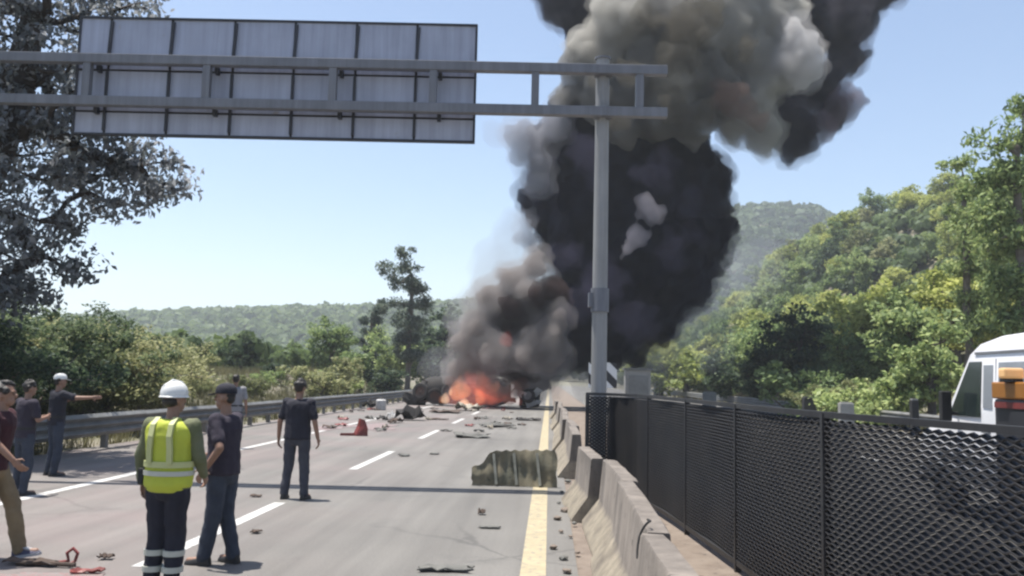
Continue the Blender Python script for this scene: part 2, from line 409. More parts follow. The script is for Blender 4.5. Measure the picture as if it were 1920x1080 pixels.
a = (jj * nx + ii).ravel()
me = arr_mesh('ground', V, np.stack([a, a + 1, a + nx + 1, a + nx], 1), M['soil'])
me.polygons.foreach_set('use_smooth', [True] * len(me.polygons))
tag(link(bpy.data.objects.new('ground', me)), 'dry soil bank and hillsides on both sides of the highway', kind='structure')

def sheet(x0, x1, y0, y1, z, name, mat, parent=None, nseg=1):
    mb = MB(); yy = np.linspace(y0, y1, nseg + 1)
    for i in range(nseg):
        mb.add([(x0, yy[i], z), (x1, yy[i], z), (x1, yy[i + 1], z), (x0, yy[i + 1], z)], [(0, 1, 2, 3)])
    return mb.build(name, mat, parent)
road = sheet(-10.55, 0.30, -40, 420, 0.0, 'road', M['road']); tag(road, 'pale worn highway carriageway with scattered wreckage', kind='structure')
med = sheet(0.28, 2.6, -40, 420, -0.02, 'median_strip', M['median']); tag(med, 'brown dirt median strip between the two carriageways', kind='structure')
road2 = sheet(2.58, 14.4, -40, 420, 0.0, 'road_opposite', M['road2']); tag(road2, 'pale opposite carriageway beyond the mesh fence', kind='structure')
k = 0
for y0 in [8.2 + 8.85 * i for i in range(-1, 14)]:
    sheet(-3.81, -3.64, y0, y0 + 4.25, 0.004, 'lane_dash', M['white_line'], road)
sheet(-7.30, -7.12, -40, 200, 0.004, 'edge_line', M['white_line'], road, 8)
sheet(-0.24, 0.0, -40, 200, 0.004, 'median_line', M['yellow_line'], road, 8)
for y0 in [4 + 9 * i for i in range(12)]:
    sheet(8.0, 8.15, y0, y0 + 4.2, 0.004, 'lane_dash', M['white_line'], road2)
sheet(13.0, 13.15, -40, 200, 0.004, 'edge_line', M['white_line'], road2, 8)

# spilled red powder/liquid near the wreck and bottom left: thin irregular films
def spill(px, py, rx, ry, seed, label):
    c = ground(px, py); rg = random.Random(seed)
    mb = MB(); n = 28; ph = [rg.uniform(0, 6.28) for _ in range(4)]
    P = []
    for i in range(n):
        a = 2 * math.pi * i / n
        r = 1 + 0.25 * math.sin(2 * a + ph[0]) + 0.22 * math.sin(3 * a + ph[1]) + 0.18 * math.sin(5 * a + ph[2]) + 0.12 * math.sin(9 * a + ph[3])
        P.append((rx * r * math.cos(a), ry * r * math.sin(a), 0))
    mb.add([(0, 0, 0)] + P, [(0, 1 + i, 1 + (i + 1) % n) for i in range(n)])
    o = mb.build('spill', M['spill']); o.location = (c.x, c.y, 0.008 + 0.001 * (seed % 3))
    tag(o, label, 'spill', 'red spills on the road')
spill(120, 1082, 0.5, 0.16, 3, 'red wet spill on the road at the lower left corner')
spill(700, 800, 0.9, 1.6, 5, 'pinkish spill on the road around the red debris far ahead')
spill(620, 802, 0.7, 1.0, 6, 'faint pink spill near the edge line by the guardrail')

# ------------------------------------------------------------------ concrete median barrier
def barrier_mesh(L):
    prof = [(-0.34, 0), (-0.34, 0.05), (-0.130, 0.33), (-0.085, 0.81), (-0.07, 0.825), (0.07, 0.825), (0.085, 0.81), (0.130, 0.33), (0.34, 0.05), (0.34, 0)]
    mb = MB(); rings = []
    for t in np.linspace(-L / 2, L / 2, 9):
        e = 0.012 if abs(t) > L / 2 - 0.01 else 0
        rings.append([(x * (1 - e * 2) + rng.normal(0, 0.003), t, max(0, z * (1 - e) + (rng.normal(0, 0.003) if z > 0 else 0))) for x, z in prof])
    mb.loft(rings)
    return mb
segs = [  # centre x, y centre, length, yaw degrees, tilt degrees, label
    (0.74, 1.4, 3.0, 0, 0, 'concrete barrier segment closest to the viewer at the bottom edge'),
    (0.72, 4.50, 3.1, 0.6, 0, 'grey concrete barrier segment at the bottom of the median line'),
    (0.76, 7.60, 3.0, -0.8, 0.6, 'weathered concrete barrier segment with steel straps along its top'),
    (0.80, 10.3, 2.4, 1.2, 0.6, 'concrete barrier segment bulging towards the mesh fence'),
    (0.60, 12.62, 2.0, 3.0, -1.0, 'short skewed concrete barrier segment ending at the dark joint'),
]
for i in range(9):
    segs.append((0.52 - 0.012 * i + 0.05 * math.sin(i * 2.1), 18.1 + 3.03 * i, 3.0, 1.2 * math.sin(i * 1.7), 0.8 * math.sin(i * 2.9), None))
for i, (x, y, L, yaw, tilt, lb) in enumerate(segs):
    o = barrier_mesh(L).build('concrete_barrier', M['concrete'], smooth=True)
    o.location = (x, y, -0.018); o.rotation_euler = (0, R(tilt), R(yaw))
    tag(o, lb or ['pale concrete barrier segment just beyond the dark joint', 'second concrete barrier segment beyond the olive sheet', 'third concrete barrier segment beyond the olive sheet', 'fourth concrete barrier segment beyond the olive sheet', 'fifth concrete barrier segment beyond the olive sheet',
        'sixth concrete barrier segment beyond the olive sheet', 'third last concrete barrier segment before the wreck', 'second last concrete barrier segment before the wreck', 'last concrete barrier segment beside the burning wreck'][i - 5], 'barrier', 'concrete barriers along the median')
# steel straps over the joints
for (x, y, lb) in ((0.63, 6.12, 'thin dark cable looped over the nearer barrier joint'), (0.60, 14.2, 'dark steel strap at the broken barrier joint')):
    mb = MB(); mb.tube([(x - 0.02 + 0.10 * math.sin(t * 1.9) * t, y + 0.10 * t + 0.03 * math.sin(t * 5), 0.62 + 0.235 * math.sin(min(1.0, t * 1.1) * math.pi / 2)) for t in np.linspace(0, 1.3, 14)], 0.008, 6)
    tag(mb.build('strap', M['black']), lb, 'strap')
# rubble beside the barrier toe
for i in range(14):
    px, py = [(1062, 925), (1075, 945), (1068, 960), (1085, 985), (1060, 1000), (1078, 1010), (1072, 905), (1052, 975), (1090, 1040), (1064, 1050), (1046, 1030), (1082, 965), (1056, 945), (1070, 1075)][i]
    g = ground(px - 8, py)
    bm = bmesh.new(); bmesh.ops.create_icosphere(bm, subdivisions=1, radius=1)
    s = random.uniform(0.03, 0.075)
    for v in bm.verts:
        v.co *= random.uniform(0.7, 1.15); v.co.x *= s * random.uniform(0.9, 1.1); v.co.y *= s * 1.3; v.co.z *= s * 0.55
    me = bpy.data.meshes.new('rubble'); bm.to_mesh(me); bm.free(); me.materials.append(M['median'] if i % 3 else M['grey_scrap'])
    o = link(bpy.data.objects.new('rubble_chunk', me)); o.location = (g.x, g.y, 0.025)
    tag(o, 'small broken concrete chunk lying between yellow line and barrier', 'rubble', 'chunks at the barrier toe')

# ------------------------------------------------------------------ guardrails (three-wave beam)
def guardrail(name, x, y0, y1, face, label, top=0.80, step=2.0):
    root = empty(name, (x, y0, 0)); tag(root, label, 'guardrail')
    L = y1 - y0
    prof = []
    h = 0.50
    for i in range(19):
        t = i / 18
        prof.append((face * (0.045 * math.cos(t * 3 * 2 * math.pi + math.pi) + 0.045), top - h + h * t))
    y = 0
    while y < L - 0.1:
        yl = min(y + 4.0, L)
        mb = MB(); j = 0.012 * math.sin(y * 1.3); rings = []
        for yy in (y + 0.005, yl - 0.005):
            rings.append([(px + j, yy, pz + j) for px, pz in prof] + [(px + j - face * 0.006, yy, pz + j) for px, pz in reversed(prof)])
        mb.loft(rings); mb.build('rail', M['galv'], root, smooth=True)
        y += 4.0
    n = int(L / step)
    for i in range(n + 1):
        yy = i * step + 0.3
        mb = MB().box((-face * 0.10, yy, (top - 0.05) / 2 - 0.1), (0.12, 0.15, top + 0.15)); mb.box((-face * 0.02, yy, top - 0.25), (0.06, 0.12, 0.34))
        mb.build('post', M['galv'], root)
    return root
guardrail('guardrail', -10.15, -2, 104, 1, 'grey corrugated steel guardrail along the left shoulder')
guardrail('guardrail', 14.55, 4, 140, -1, 'pale steel guardrail on the far side of the opposite carriageway', step=4.0)

# ------------------------------------------------------------------ overhead gantry and sign (seen from the back)
GY = 15.0
root = empty('gantry', (0, GY, 0)); root.location = (0, GY, 0); tag(root, 'grey steel gantry with twin beams spanning the carriageway', 'gantry')
pb, pt = at(1117, 700, GY), at(1136, 112, GY)
cx = 0.5 * (pb.x + pt.x)
ztop = pt.z
MB().tube([(cx, 0, -0.05), (cx, 0, ztop)], [0.138, 0.115], 16).build('column', M['column'], root, smooth=True)
mb = MB(); mb.tube([(cx, 0, ztop), (cx, 0, ztop + 0.03)], 0.14, 16); mb.build('column_cap', M['gantry'], root)
mb = MB().box((cx, 0, 0.02), (0.55, 0.55, 0.04)); 
for a in range(4): mb.box((cx + 0.2 * math.cos(a * 1.571 + 0.785), 0.2 * math.sin(a * 1.571 + 0.785), 0.07), (0.05, 0.05, 0.10))
mb.build('base_plate', M['gantry'], root)
mb = MB().tube([(cx, 0, 2.95), (cx, 0, 3.35)], 0.155, 16); mb.box((cx - 0.16, -0.02, 3.15), (0.07, 0.16, 0.24)); mb.build('cable_box', M['gantry'], root)
XL = -11.4
MB().tube([(XL, 0, -0.05), (XL, 0, ztop)], [0.150, 0.125], 16).build('column', M['column'], root, smooth=True)
zl = at(1000, 214, GY).z; zu = at(1000, 136, GY).z
xr = at(1248, 215, GY).x
for z in (zl, zu):
    MB().box(((XL + xr) / 2, -0.16, z), (xr - XL, 0.16, 0.165)).build('beam', M['gantry'], root, bevel=0.012)
for px in (1197, 1003, 815, 632, 404, 190):
    xx = at(px, 175, GY).x
    MB().box((xx, -0.16, (zl + zu) / 2), (0.13, 0.13, zu - zl - 0.17)).build('strut', M['gantry'], root)
for xx in (at(20, 160, GY).x, XL + 0.4):
    MB().box((xx, -0.16, (zl + zu) / 2), (0.13, 0.13, zu - zl - 0.17)).build('strut', M['gantry'], root)
for z in (zl, zu):
    for xx in (cx, XL):
        MB().box((xx, -0.075, z), (0.30, 0.06, 0.22)).build('bracket', M['gantry'], root)

sx0, sx1 = at(158, 150, GY).x, at(893, 160, GY).x
sz0, sz1 = at(520, 264, GY).z, at(520, 44, GY).z
sr = empty('overhead_sign', (0, GY + 0.10, 0)); tag(sr, 'wide overhead road sign seen from its grey panelled back', 'road sign')
MB().box(((sx0 + sx1) / 2, 0.055, (sz0 + sz1) / 2), (sx1 - sx0, 0.02, sz1 - sz0)).build('front_face', M['sign_front'], sr)
MB().box(((sx0 + sx1) / 2, 0.03, (sz0 + sz1) / 2), (sx1 - sx0 - 0.02, 0.02, sz1 - sz0 - 0.02)).build('backing', M['sign_dark'], sr)
seams = [sx0] + [at(p, 160, GY).x for p in (214, 326, 441, 553, 667, 780)] + [sx1]
rows = [sz0, zl - 0.10, zu - 0.10, sz1]  # row gaps bare the dark backing where the beams' shadows fall
for i in range(7):
    for j in range(3):
        x0, x1 = seams[i] + 0.022, seams[i + 1] - 0.022
        z0, z1 = rows[j] + 0.02, rows[j + 1] - 0.02
        o = MB().box(((x0 + x1) / 2, 0.008, (z0 + z1) / 2), (x1 - x0, 0.02, z1 - z0), (R(random.uniform(-0.8, 0.8)), 0, R(random.uniform(-0.7, 0.7)))).build('panel', M['sign_back'], sr)
for i in range(1, 7):
    mb = MB().box((seams[i] + 0.012, -0.022, (rows[2] + sz1) / 2), (0.05, 0.045, sz1 - rows[2] - 0.16), (0, R(2.5), 0))
    mb.box((seams[i], -0.024, (sz0 + rows[2]) / 2 + 0.02), (0.045, 0.04, rows[2] - sz0 - 0.12))
    mb.build('stiffener', M['sign_dark'], sr)  # dark colour of the ribs also draws their shadow lines
fr = 0.035
for (c, d) in ((((sx0 + sx1) / 2, 0.02, sz1 - fr / 2), (sx1 - sx0, 0.10, fr)), (((sx0 + sx1) / 2, 0.02, sz0 + fr / 2), (sx1 - sx0, 0.10, fr)),
               ((sx0 + fr / 2, 0.022, (sz0 + sz1) / 2), (fr, 0.10, sz1 - sz0 - 2 * fr)), ((sx1 - fr / 2, 0.022, (sz0 + sz1) / 2), (fr, 0.10, sz1 - sz0 - 2 * fr))):
    MB().box(c, d).build('edge_frame', M['sign_dark'], sr)
for px in (404, 632, 815, 190):
    xx = at(px, 175, GY).x + 0.10
    MB().box((xx, -0.06, zu - 0.1), (0.06, 0.12, 0.12)).build('clamp', M['sign_dark'], sr)
    MB().box((xx, -0.06, zl - 0.1), (0.06, 0.12, 0.12)).build('clamp', M['sign_dark'], sr)

for o in (root, sr):   # the span is turned a little towards the viewer on its left
    piv = Matrix.Translation((cx, GY, 0)) @ Matrix.Rotation(R(2.3), 4, 'Z') @ Matrix.Translation((-cx, -GY, 0))
    o.matrix_world = piv @ Matrix.Translation(o.location)
# black and white chevron marker and grey cabinet beyond the column
p = at(1130, 705, 30)
r_ = empty('hazard_marker', (p.x, 30, 0)); tag(r_, 'black and white diagonal striped hazard marker beside the gantry column', 'road sign')
MB().box((0, 0, 1.98), (0.95, 0.03, 0.85)).build('board', M['hazard'], r_); MB().box((0, 0.05, 0.85), (0.07, 0.05, 1.75)).build('post', M['galv'], r_)
p = at(1195, 690, 32)
r_ = empty('roadside_cabinet', (p.x, 32, 0)); tag(r_, 'pale grey roadside cabinet behind the mesh fence near the column', 'cabinet')
MB().box((0, 0, 1.1), (0.9, 0.6, 2.2)).build('case', M['cement'], r_, bevel=0.02); MB().box((0, 0, 2.23), (1.0, 0.7, 0.06)).build('lid', M['galv'], r_); MB().box((0.02, -0.31, 1.1), (0.7, 0.02, 1.8)).build('door', M['galv'], r_)

# ------------------------------------------------------------------ dark expanded metal fence on the median
FT = 1.60
ctrl = [(1105, 735), (1180, 738), (1270, 746), (1380, 757), (1500, 769), (1640, 780), (1780, 790), (1920, 802), (2060, 812)]
fp = []
for px, py in ctrl:
    g = ground(px, py, FT); fp.append((g.x, g.y))
fp[-1] = (fp[-2][0] + 0.30, fp[-2][1] - 0.8)
fp.append((fp[-1][0] + 0.35, fp[-1][1] - 1.2)); fp.append((fp[-1][0] + 0.4, fp[-1][1] - 2.0))
fp[0] = (0.60, 14.45); fp = np.array(fp)
# smooth resample
seg = np.concatenate([[0], np.cumsum(np.linalg.norm(np.diff(fp, axis=0), axis=1))])
FL = seg[-1]
def fpt(s):
    hw = max(0.0, min(0.7, s, FL - s)); ss = np.clip(s + np.linspace(-hw, hw, 7), 0, FL)
    return np.array([np.interp(ss, seg, fp[:, 0]).mean(), np.interp(ss, seg, fp[:, 1]).mean()])
fr_ = empty('mesh_fence', (0, 0, 0)); tag(fr_, 'dark expanded metal mesh fence curving along the median', 'fence')
npan = 7
FB = 0.10
for ip in range(npan):
    s0, s1 = FL * ip / npan, FL * (ip + 1) / npan
    # mesh strands: zigzag ribbons
    pitch_z, pitch_s = (0.034, 0.105) if ip else (0.026, 0.08)
    nz = int((FT - 0.06 - FB) / pitch_z); ns = max(4, int((s1 - s0) / (pitch_s / 2)))
    S = np.linspace(s0 + 0.02, s1 - 0.02, ns + 1)
    P = np.array([fpt(s) for s in S]); T = np.gradient(P, axis=0); T /= np.linalg.norm(T, axis=1)[:, None]
    N = np.stack([-T[:, 1], T[:, 0]], 1)
    P = P + N * (0.018 * np.sin(S * 2.3 + ip) * np.sin((S - s0) / (s1 - s0) * math.pi))[:, None]
    Vv = []; Ff = []
    base = 0
    wd, th = (0.042, 0.0062) if ip else (0.060, 0.0065)
    for r in range(nz + 1):
        zz = FB + r * pitch_z
        zig = np.where((np.arange(ns + 1) + r) % 2 == 0, 0.5, -0.5) * pitch_z * 0.56
        ring = []
        for (dn, dz) in ((-wd / 2, -th - wd * 0.12), (wd / 2, -th + wd * 0.12), (wd / 2, th + wd * 0.12), (-wd / 2, th - wd * 0.12)):
            q = np.empty((ns + 1, 3)); q[:, :2] = P + N * dn; q[:, 2] = zz + zig + dz; ring.append(q)
        Vv.append(np.stack(ring, 1).reshape(-1, 3))
        i = np.arange(ns)
        for k in range(4):
            k2 = (k + 1) % 4
            Ff.append(np.stack([base + i * 4 + k, base + i * 4 + k2, base + (i + 1) * 4 + k2, base + (i + 1) * 4 + k], 1))
        base += (ns + 1) * 4
    me = arr_mesh('mesh_panel', np.concatenate(Vv), np.concatenate(Ff), M['fence'])
    o = link(bpy.data.objects.new('mesh_panel', me), fr_); o['kind'] = 'stuff'
    pts = [fpt(s) for s in np.linspace(s0, s1, 7)]
    for i in range(6):
        pass
    mb = MB()
    for z, hh in ((FT - 0.02, 0.045), (FB - 0.03, 0.05)):
        rings = []
        for q, s in zip(pts, np.linspace(s0, s1, 7)):
            t = fpt(s + 0.05) - fpt(s - 0.05); t = t / (np.linalg.norm(t) + 1e-9); n = np.array([-t[1], t[0]])
            rings.append([(q[0] + n[0] * a_, q[1] + n[1] * a_, z + b_2) for a_, b_2 in ((-0.025, -hh / 2), (0.025, -hh / 2), (0.025, hh / 2), (-0.025, hh / 2))])
        mb2 = MB().loft(rings); mb2.build('rail', M['fence_rail'], fr_)
    q = fpt(s0 if ip else s0 + 0.02)
    MB().box((q[0], q[1], FT / 2 - 0.02), (0.06, 0.06, FT + 0.02)).build('post', M['fence_rail'], fr_)
q = fpt(FL - 0.02); MB().box((q[0], q[1], FT / 2 - 0.02), (0.06, 0.06, FT + 0.02)).build('post', M['fence_rail'], fr_)

# little markers that rise above the far guardrail
for px, py, d, hh, wdt, mat, nm, lb in ((1330, 738, 62, 1.15, 0.9, 'cement', 'marker_block', 'small white block in front of the dark shrubs across the road'),
                           (1520, 752, 44, 1.2, 0.75, 'dark_body', 'dark_crate', 'dark box standing by the far guardrail'),
                           (1714, 757, 33, 1.35, 0.26, 'black', 'bollard', 'short black post by the far guardrail left of the van'),
                           (1586, 752, 40, 1.05, 0.6, 'cement', 'marker_block', 'grey concrete block by the far guardrail right of the dark box')):
    g = at(px, py, d)
    r_ = empty(nm, (g.x, d, 0)); tag(r_, lb, nm.split('_')[-1])
    mb = MB().box((0, 0, hh / 2), (wdt, 0.4 if wdt > 0.4 else wdt, hh)); mb.build('body', M[mat], r_, bevel=0.03)
    mb = MB().box((0, 0, hh + 0.02), (wdt * 0.8, 0.3 if wdt > 0.4 else wdt * 0.8, 0.06)); mb.build('cap', M['cement' if nm == 'bollard' else mat], r_)

# ------------------------------------------------------------------ vehicles on the opposite carriageway
def wheel(parent, x, y, r=0.34, wd=0.22, tyre='black', rim='galv'):
    e = bpy.data.objects.new('wheel', None); link(e, parent); e.location = (x, y, r)
    prof = [(-wd / 2, r * 0.62), (-wd / 2, r * 0.92), (-wd * 0.36, r), (wd * 0.36, r), (wd / 2, r * 0.92), (wd / 2, r * 0.62)]
    n = 22; rings = []
    V = []; F = []
    for k in range(n):
        a = 2 * math.pi * k / n
        V += [(px, pr * math.cos(a), pr * math.sin(a)) for px, pr in prof]
    m = len(prof)
    for k in range(n):
        k2 = (k + 1) % n
        for i in range(m):
            i2 = (i + 1) % m
            F.append((k * m + i, k2 * m + i, k2 * m + i2, k * m + i2))
    mb = MB(); mb.add(V, F); mb.build('tyre', M[tyre], e, smooth=True)
    mb = MB().tube([(-wd * 0.38, 0, 0), (wd * 0.38, 0, 0)], r * 0.62, 18); mb.tube([(-wd * 0.48, 0, 0), (wd * 0.48, 0, 0)], r * 0.22, 10); mb.build('rim', M[rim], e, smooth=True)
    return e
def profile_body(prof, w0, insets):
    """side profile (y,z) lofted across x; insets: list of (x fraction, shrink) pairs giving rounded flanks"""
    cyy = sum(p[0] for p in prof) / len(prof); czz = sum(p[1] for p in prof) / len(prof)
    mb = MB(); rings = []
    for xf, sh, tumble in insets:
        ring = []
        for (y, z) in prof:
            t = max(0, (z - 1.1)) * tumble
            ring.append((xf * w0 / 2 - math.copysign(t, xf), cyy + (y - cyy) * (1 - sh), czz + (z - czz) * (1 - sh)))
        rings.append(ring)
    return mb.loft(rings)
# white van driving away: its left side and windscreen edge show
VX, VY = 5.78, 9.2
van = empty('white_van', (VX + 0.98, VY, 0)); tag(van, 'white van with rounded roof and dark mirror beyond the mesh fence', 'van')
prof = [(0.0, 0.45), (0.0, 1.2), (0.03, 2.2), (0.12, 2.42), (0.4, 2.5), (1.5, 2.53), (2.6, 2.50), (3.15, 2.42), (3.45, 2.28), (4.15, 1.42), (4.35, 1.30), (4.95, 1.12), (5.1, 0.95), (5.12, 0.45)]
ins = [(-1.0, 0.05, 0.05), (-0.985, 0.02, 0.05), (-0.93, 0.0, 0.05), (0.93, 0.0, 0.05), (0.985, 0.02, 0.05), (1.0, 0.05, 0.05)]
profile_body(prof, 1.96, ins).build('body', M['van'], van, smooth=True)
def side_panel(name, ys_z, mat, side=-1, off=0.006, parent=van):
    mb = MB(); P = []
    for (y, z) in ys_z:
        x = 0.98 - max(0, z - 1.1) * 0.05
        P.append((x, y, z))
    n = len(P)
    A = [(side * (x + off), y, z) for x, y, z in P]; B = [(side * (x - 0.03), y, z) for x, y, z in P]
    mb.add(A + B, [tuple(range(n)), tuple(range(2 * n - 1, n - 1, -1))] + [(i, (i + 1) % n, n + (i + 1) % n, n + i) for i in range(n)])
    return mb.build(name, M[mat], parent)
for sd in (-1, 1):
    side_panel('side_window', [(2.75, 1.55), (2.75, 2.12), (3.0, 2.12), (3.0, 1.55)], 'glass_pale', sd)
    side_panel('quarter_window', [(3.06, 1.42), (3.06, 2.17), (3.40, 2.17), (3.98, 1.42)], 'glass', sd, 0.012)
    side_panel('roof_gutter', [(0.2, 2.27), (0.2, 2.30), (3.25, 2.30), (3.25, 2.27)], 'van_grey', sd, 0.012)
    side_panel('door_seam', [(1.45, 0.6), (1.45, 2.2), (1.465, 2.2), (1.465, 0.6)], 'van_grey', sd, 0.004)
    side_panel('lower_cladding', [(0.1, 0.5), (0.1, 0.7), (4.9, 0.7), (4.9, 0.5)], 'van_grey', sd, 0.008)
    side_panel('side_window', [(1.55, 1.5), (1.55, 2.15), (2.6, 2.15), (2.6, 1.5)], 'glass_pale', sd)
    side_panel('side_window', [(0.3, 1.5), (0.3, 2.15), (1.35, 2.15), (1.35, 1.5)], 'glass_pale', sd)
    side_panel('rub_strip', [(0.2, 0.78), (0.2, 0.88), (4.3, 0.88), (4.3, 0.78)], 'van_grey', sd, 0.012)
    side_panel('door_seam', [(2.67, 0.6), (2.67, 2.2), (2.685, 2.2), (2.685, 0.6)], 'van_grey', sd, 0.004)
    side_panel('door_handle', [(2.8, 1.22), (2.8, 1.27), (2.98, 1.27), (2.98, 1.22)], 'van_grey', sd, 0.03)
    mb = MB().box((sd * 1.14, 3.72, 1.55), (0.14, 0.12, 0.42)); mb.bar((sd * 0.95, 3.72, 1.45), (sd * 1.1, 3.72, 1.45), 0.05, 0.05); mb.build('mirror', M['black'], van, bevel=0.02)
# windscreen (sloping) and rear glass
mb = MB()
for (y, z) in ((3.53, 2.19), (4.09, 1.50)): mb.v += [(-0.80, y + 0.02, z + 0.015), (0.80, y + 0.02, z + 0.015)]
mb.v += [(x, y - 0.02, z - 0.02) for x, y, z in mb.v[:4]]
mb.f = [(0, 1, 3, 2), (4, 6, 7, 5), (0, 2, 6, 4), (1, 5, 7, 3), (0, 4, 5, 1), (2, 3, 7, 6)]
mb.build('windscreen', M['glass'], van)
MB().box((0, 0.0, 1.85), (1.5, 0.02, 0.55)).build('rear_window', M['glass'], van)
for sd in (-1, 1):
    MB().box((sd * 0.86, 0.0, 1.25), (0.14, 0.04, 0.42)).build('tail_light', M['red'], van, bevel=0.01)
    MB().box((sd * 0.72, 5.09, 0.88), (0.34, 0.06, 0.18)).build('headlight', M['glass_pale'], van, bevel=0.01)
    for yy in (0.95, 4.2): wheel(van, sd * 0.88, yy)
MB().box((0, -0.05, 0.5), (1.9, 0.12, 0.2)).build('bumper', M['van_grey'], van, bevel=0.03)
MB().box((0, 5.14, 0.5), (1.9, 0.12, 0.24)).build('bumper', M['van_grey'], van, bevel=0.03)

# dark service truck with orange band and amber beacon, only its front corner in view
p = at(1863, 720, 8.0)
trk = empty('service_truck', (p.x + 0.95, 4.0, 0)); tag(trk, 'dark service truck with orange upper band and glowing amber beacon', 'truck')
zt = at(1880, 717, 8.0).z; zb = at(1880, 748, 8.0).z
MB().box((0, 2.0, (0.55 + zb) / 2), (1.9, 4.0, zb - 0.55)).build('cargo_body', M['dark_body'], trk, bevel=0.02)
MB().box((0, 2.0, (zb + zt) / 2 + 0.002), (1.93, 4.03, zt - zb)).build('orange_band', M['orange'], trk, bevel=0.015)
MB().box((-0.97, 1.2, zb - 0.3), (0.015, 1.4, 0.4)).build('side_door', M['dark_body'], trk)
MB().box((-0.97, 3.0, zb - 0.3), (0.015, 1.4, 0.4)).build('side_door', M['dark_body'], trk)
MB().box((-0.965, 2.0, zb - 0.05), (0.02, 3.9, 0.05)).build('reflector_strip', M['red'], trk)
bx_ = at(1896, 702, 7.7)
mb = MB().tube([(bx_.x - trk.location.x, 3.7, zt), (bx_.x - trk.location.x, 3.7, zt + 0.03)], 0.09, 14); mb.build('beacon_base', M['black'], trk)
MB().box((bx_.x - trk.location.x, 3.7, zt + 0.075), (0.17, 0.11, 0.09)).build('beacon', M['beacon'], trk, bevel=0.02)
MB().box((0, 2.0, 0.5), (1.0, 4.4, 0.14)).build('chassis', M['black'], trk)
for sd in (-1, 1):
    for yy in (0.8, 3.2): wheel(trk, sd * 0.82, yy, 0.4, 0.26)
MB().box((0, -0.65, 1.05), (1.8, 1.2, 1.4)).build('cab', M['orange'], trk, bevel=0.12)
MB().box((0, -1.26, 1.35), (1.5, 0.03, 0.5)).build('rear_window', M['glass'], trk)

# ------------------------------------------------------------------ trees
def tree_data(crown_pts, base, trunk_pts, r0, leaf, nleaf, rc, seed, droop=0.0, aspect=0.45, minr=0.006):
    """skeleton through crown points + leaf quads; returns (trunk MB, leaf verts, faces)"""
    rg = np.random.default_rng(seed)
    nodes = [np.array(p, float) for p in trunk_pts]; par = [-1] + list(range(len(trunk_pts) - 1))
    ends = []
    order = np.argsort(np.linalg.norm(crown_pts - np.array(trunk_pts[-1]), axis=1))
    for i in order:
        p = crown_pts[i]
        A = np.array(nodes); d = np.linalg.norm(A - p, axis=1) + 0.7 * np.maximum(0, A[:, 2] - p[2] + 0.2)
        d[0] += 3
        j = int(np.argmin(d)); q = A[j]
        mid = (p + q) / 2 + rg.normal(0, 0.10, 3) * np.linalg.norm(p - q) + np.array([0, 0, -0.05 * np.linalg.norm(p - q)])
        nodes.append(mid); par.append(j); nodes.append(p); par.append(len(nodes) - 2); ends.append(len(nodes) - 1)
    cnt = np.zeros(len(nodes))
    for e in ends:
        k = e
        while k >= 0: cnt[k] += 1; k = par[k]
    rad = np.maximum(minr, r0 * np.sqrt(np.maximum(cnt, 0.3) / max(cnt[0], 1)))
    rad[0] *= 1.25
    mb = MB()
    for k in range(1, len(nodes)):
        n = 8 if rad[k] > 0.06 else (5 if rad[k] > 0.02 else 3)
        ra = min(rad[par[k]], rad[k] * 1.5)
        mb.tube([nodes[par[k]], nodes[k]], [ra, rad[k]], n, cap=False)
    cen = np.repeat(crown_pts, nleaf, axis=0)
    N = len(cen)
    off = rg.normal(0, 1, (N, 3)); off /= np.linalg.norm(off, axis=1)[:, None]
    off *= (rg.random(N) ** 0.5)[:, None] * rc * rg.uniform(0.6, 1.35, len(crown_pts)).repeat(nleaf)[:, None]
    off[:, 2] *= 0.75
    pos = cen + off
    ax = rg.normal(0, 1, (N, 3)); ax[:, 2] -= droop; ax /= np.linalg.norm(ax, axis=1)[:, None]
    nn = rg.normal(0, 1, (N, 3)); nn[:, 2] += 0.9; nn[:, 0] -= 0.25; nn[:, 1] -= 0.25; bx = np.cross(ax, nn); bx /= np.linalg.norm(bx, axis=1)[:, None] + 1e-9
    L = leaf * rg.uniform(0.6, 1.35, N)[:, None]
    up = np.cross(bx, ax) * L * 0.12
    v = np.stack([pos - ax * L * 0.5, pos + bx * L * aspect * 0.5 + up, pos + ax * L * 0.5, pos - bx * L * aspect * 0.5 + up], 1).reshape(-1, 3)
    f = np.arange(N * 4).reshape(-1, 4)
    return mb, v, f
def crown_cloud(n, lobes, seed, shell=0.35):
    """points in a set of ellipsoid lobes (centre, radii), biased outward"""
    rg = np.random.default_rng(seed)
    vol = np.array([r[0] * r[1] * r[2] for _, r in lobes]) ** 0.7; vol /= vol.sum()
    pts = []
    for i in range(n):
        c, r = lobes[rg.choice(len(lobes), p=vol)]
        d = rg.normal(0, 1, 3); d /= np.linalg.norm(d)
        pts.append(np.array(c) + d * np.array(r) * (shell + (1 - shell) * rg.random() ** 0.6))
    return np.array(pts)
def make_tree(name, crown, trunk_pts, r0, leaf, nleaf, rc, mat, bark, seed, **kw):
    mb, v, f = tree_data(crown, None, trunk_pts, r0, leaf, nleaf, rc, seed, **kw)
    root = empty(name)
    mb.build('trunk', M[bark], root, smooth=True)
    me = arr_mesh('crown', v, f, M[mat]); link(bpy.data.objects.new('crown', me), root)
    return root

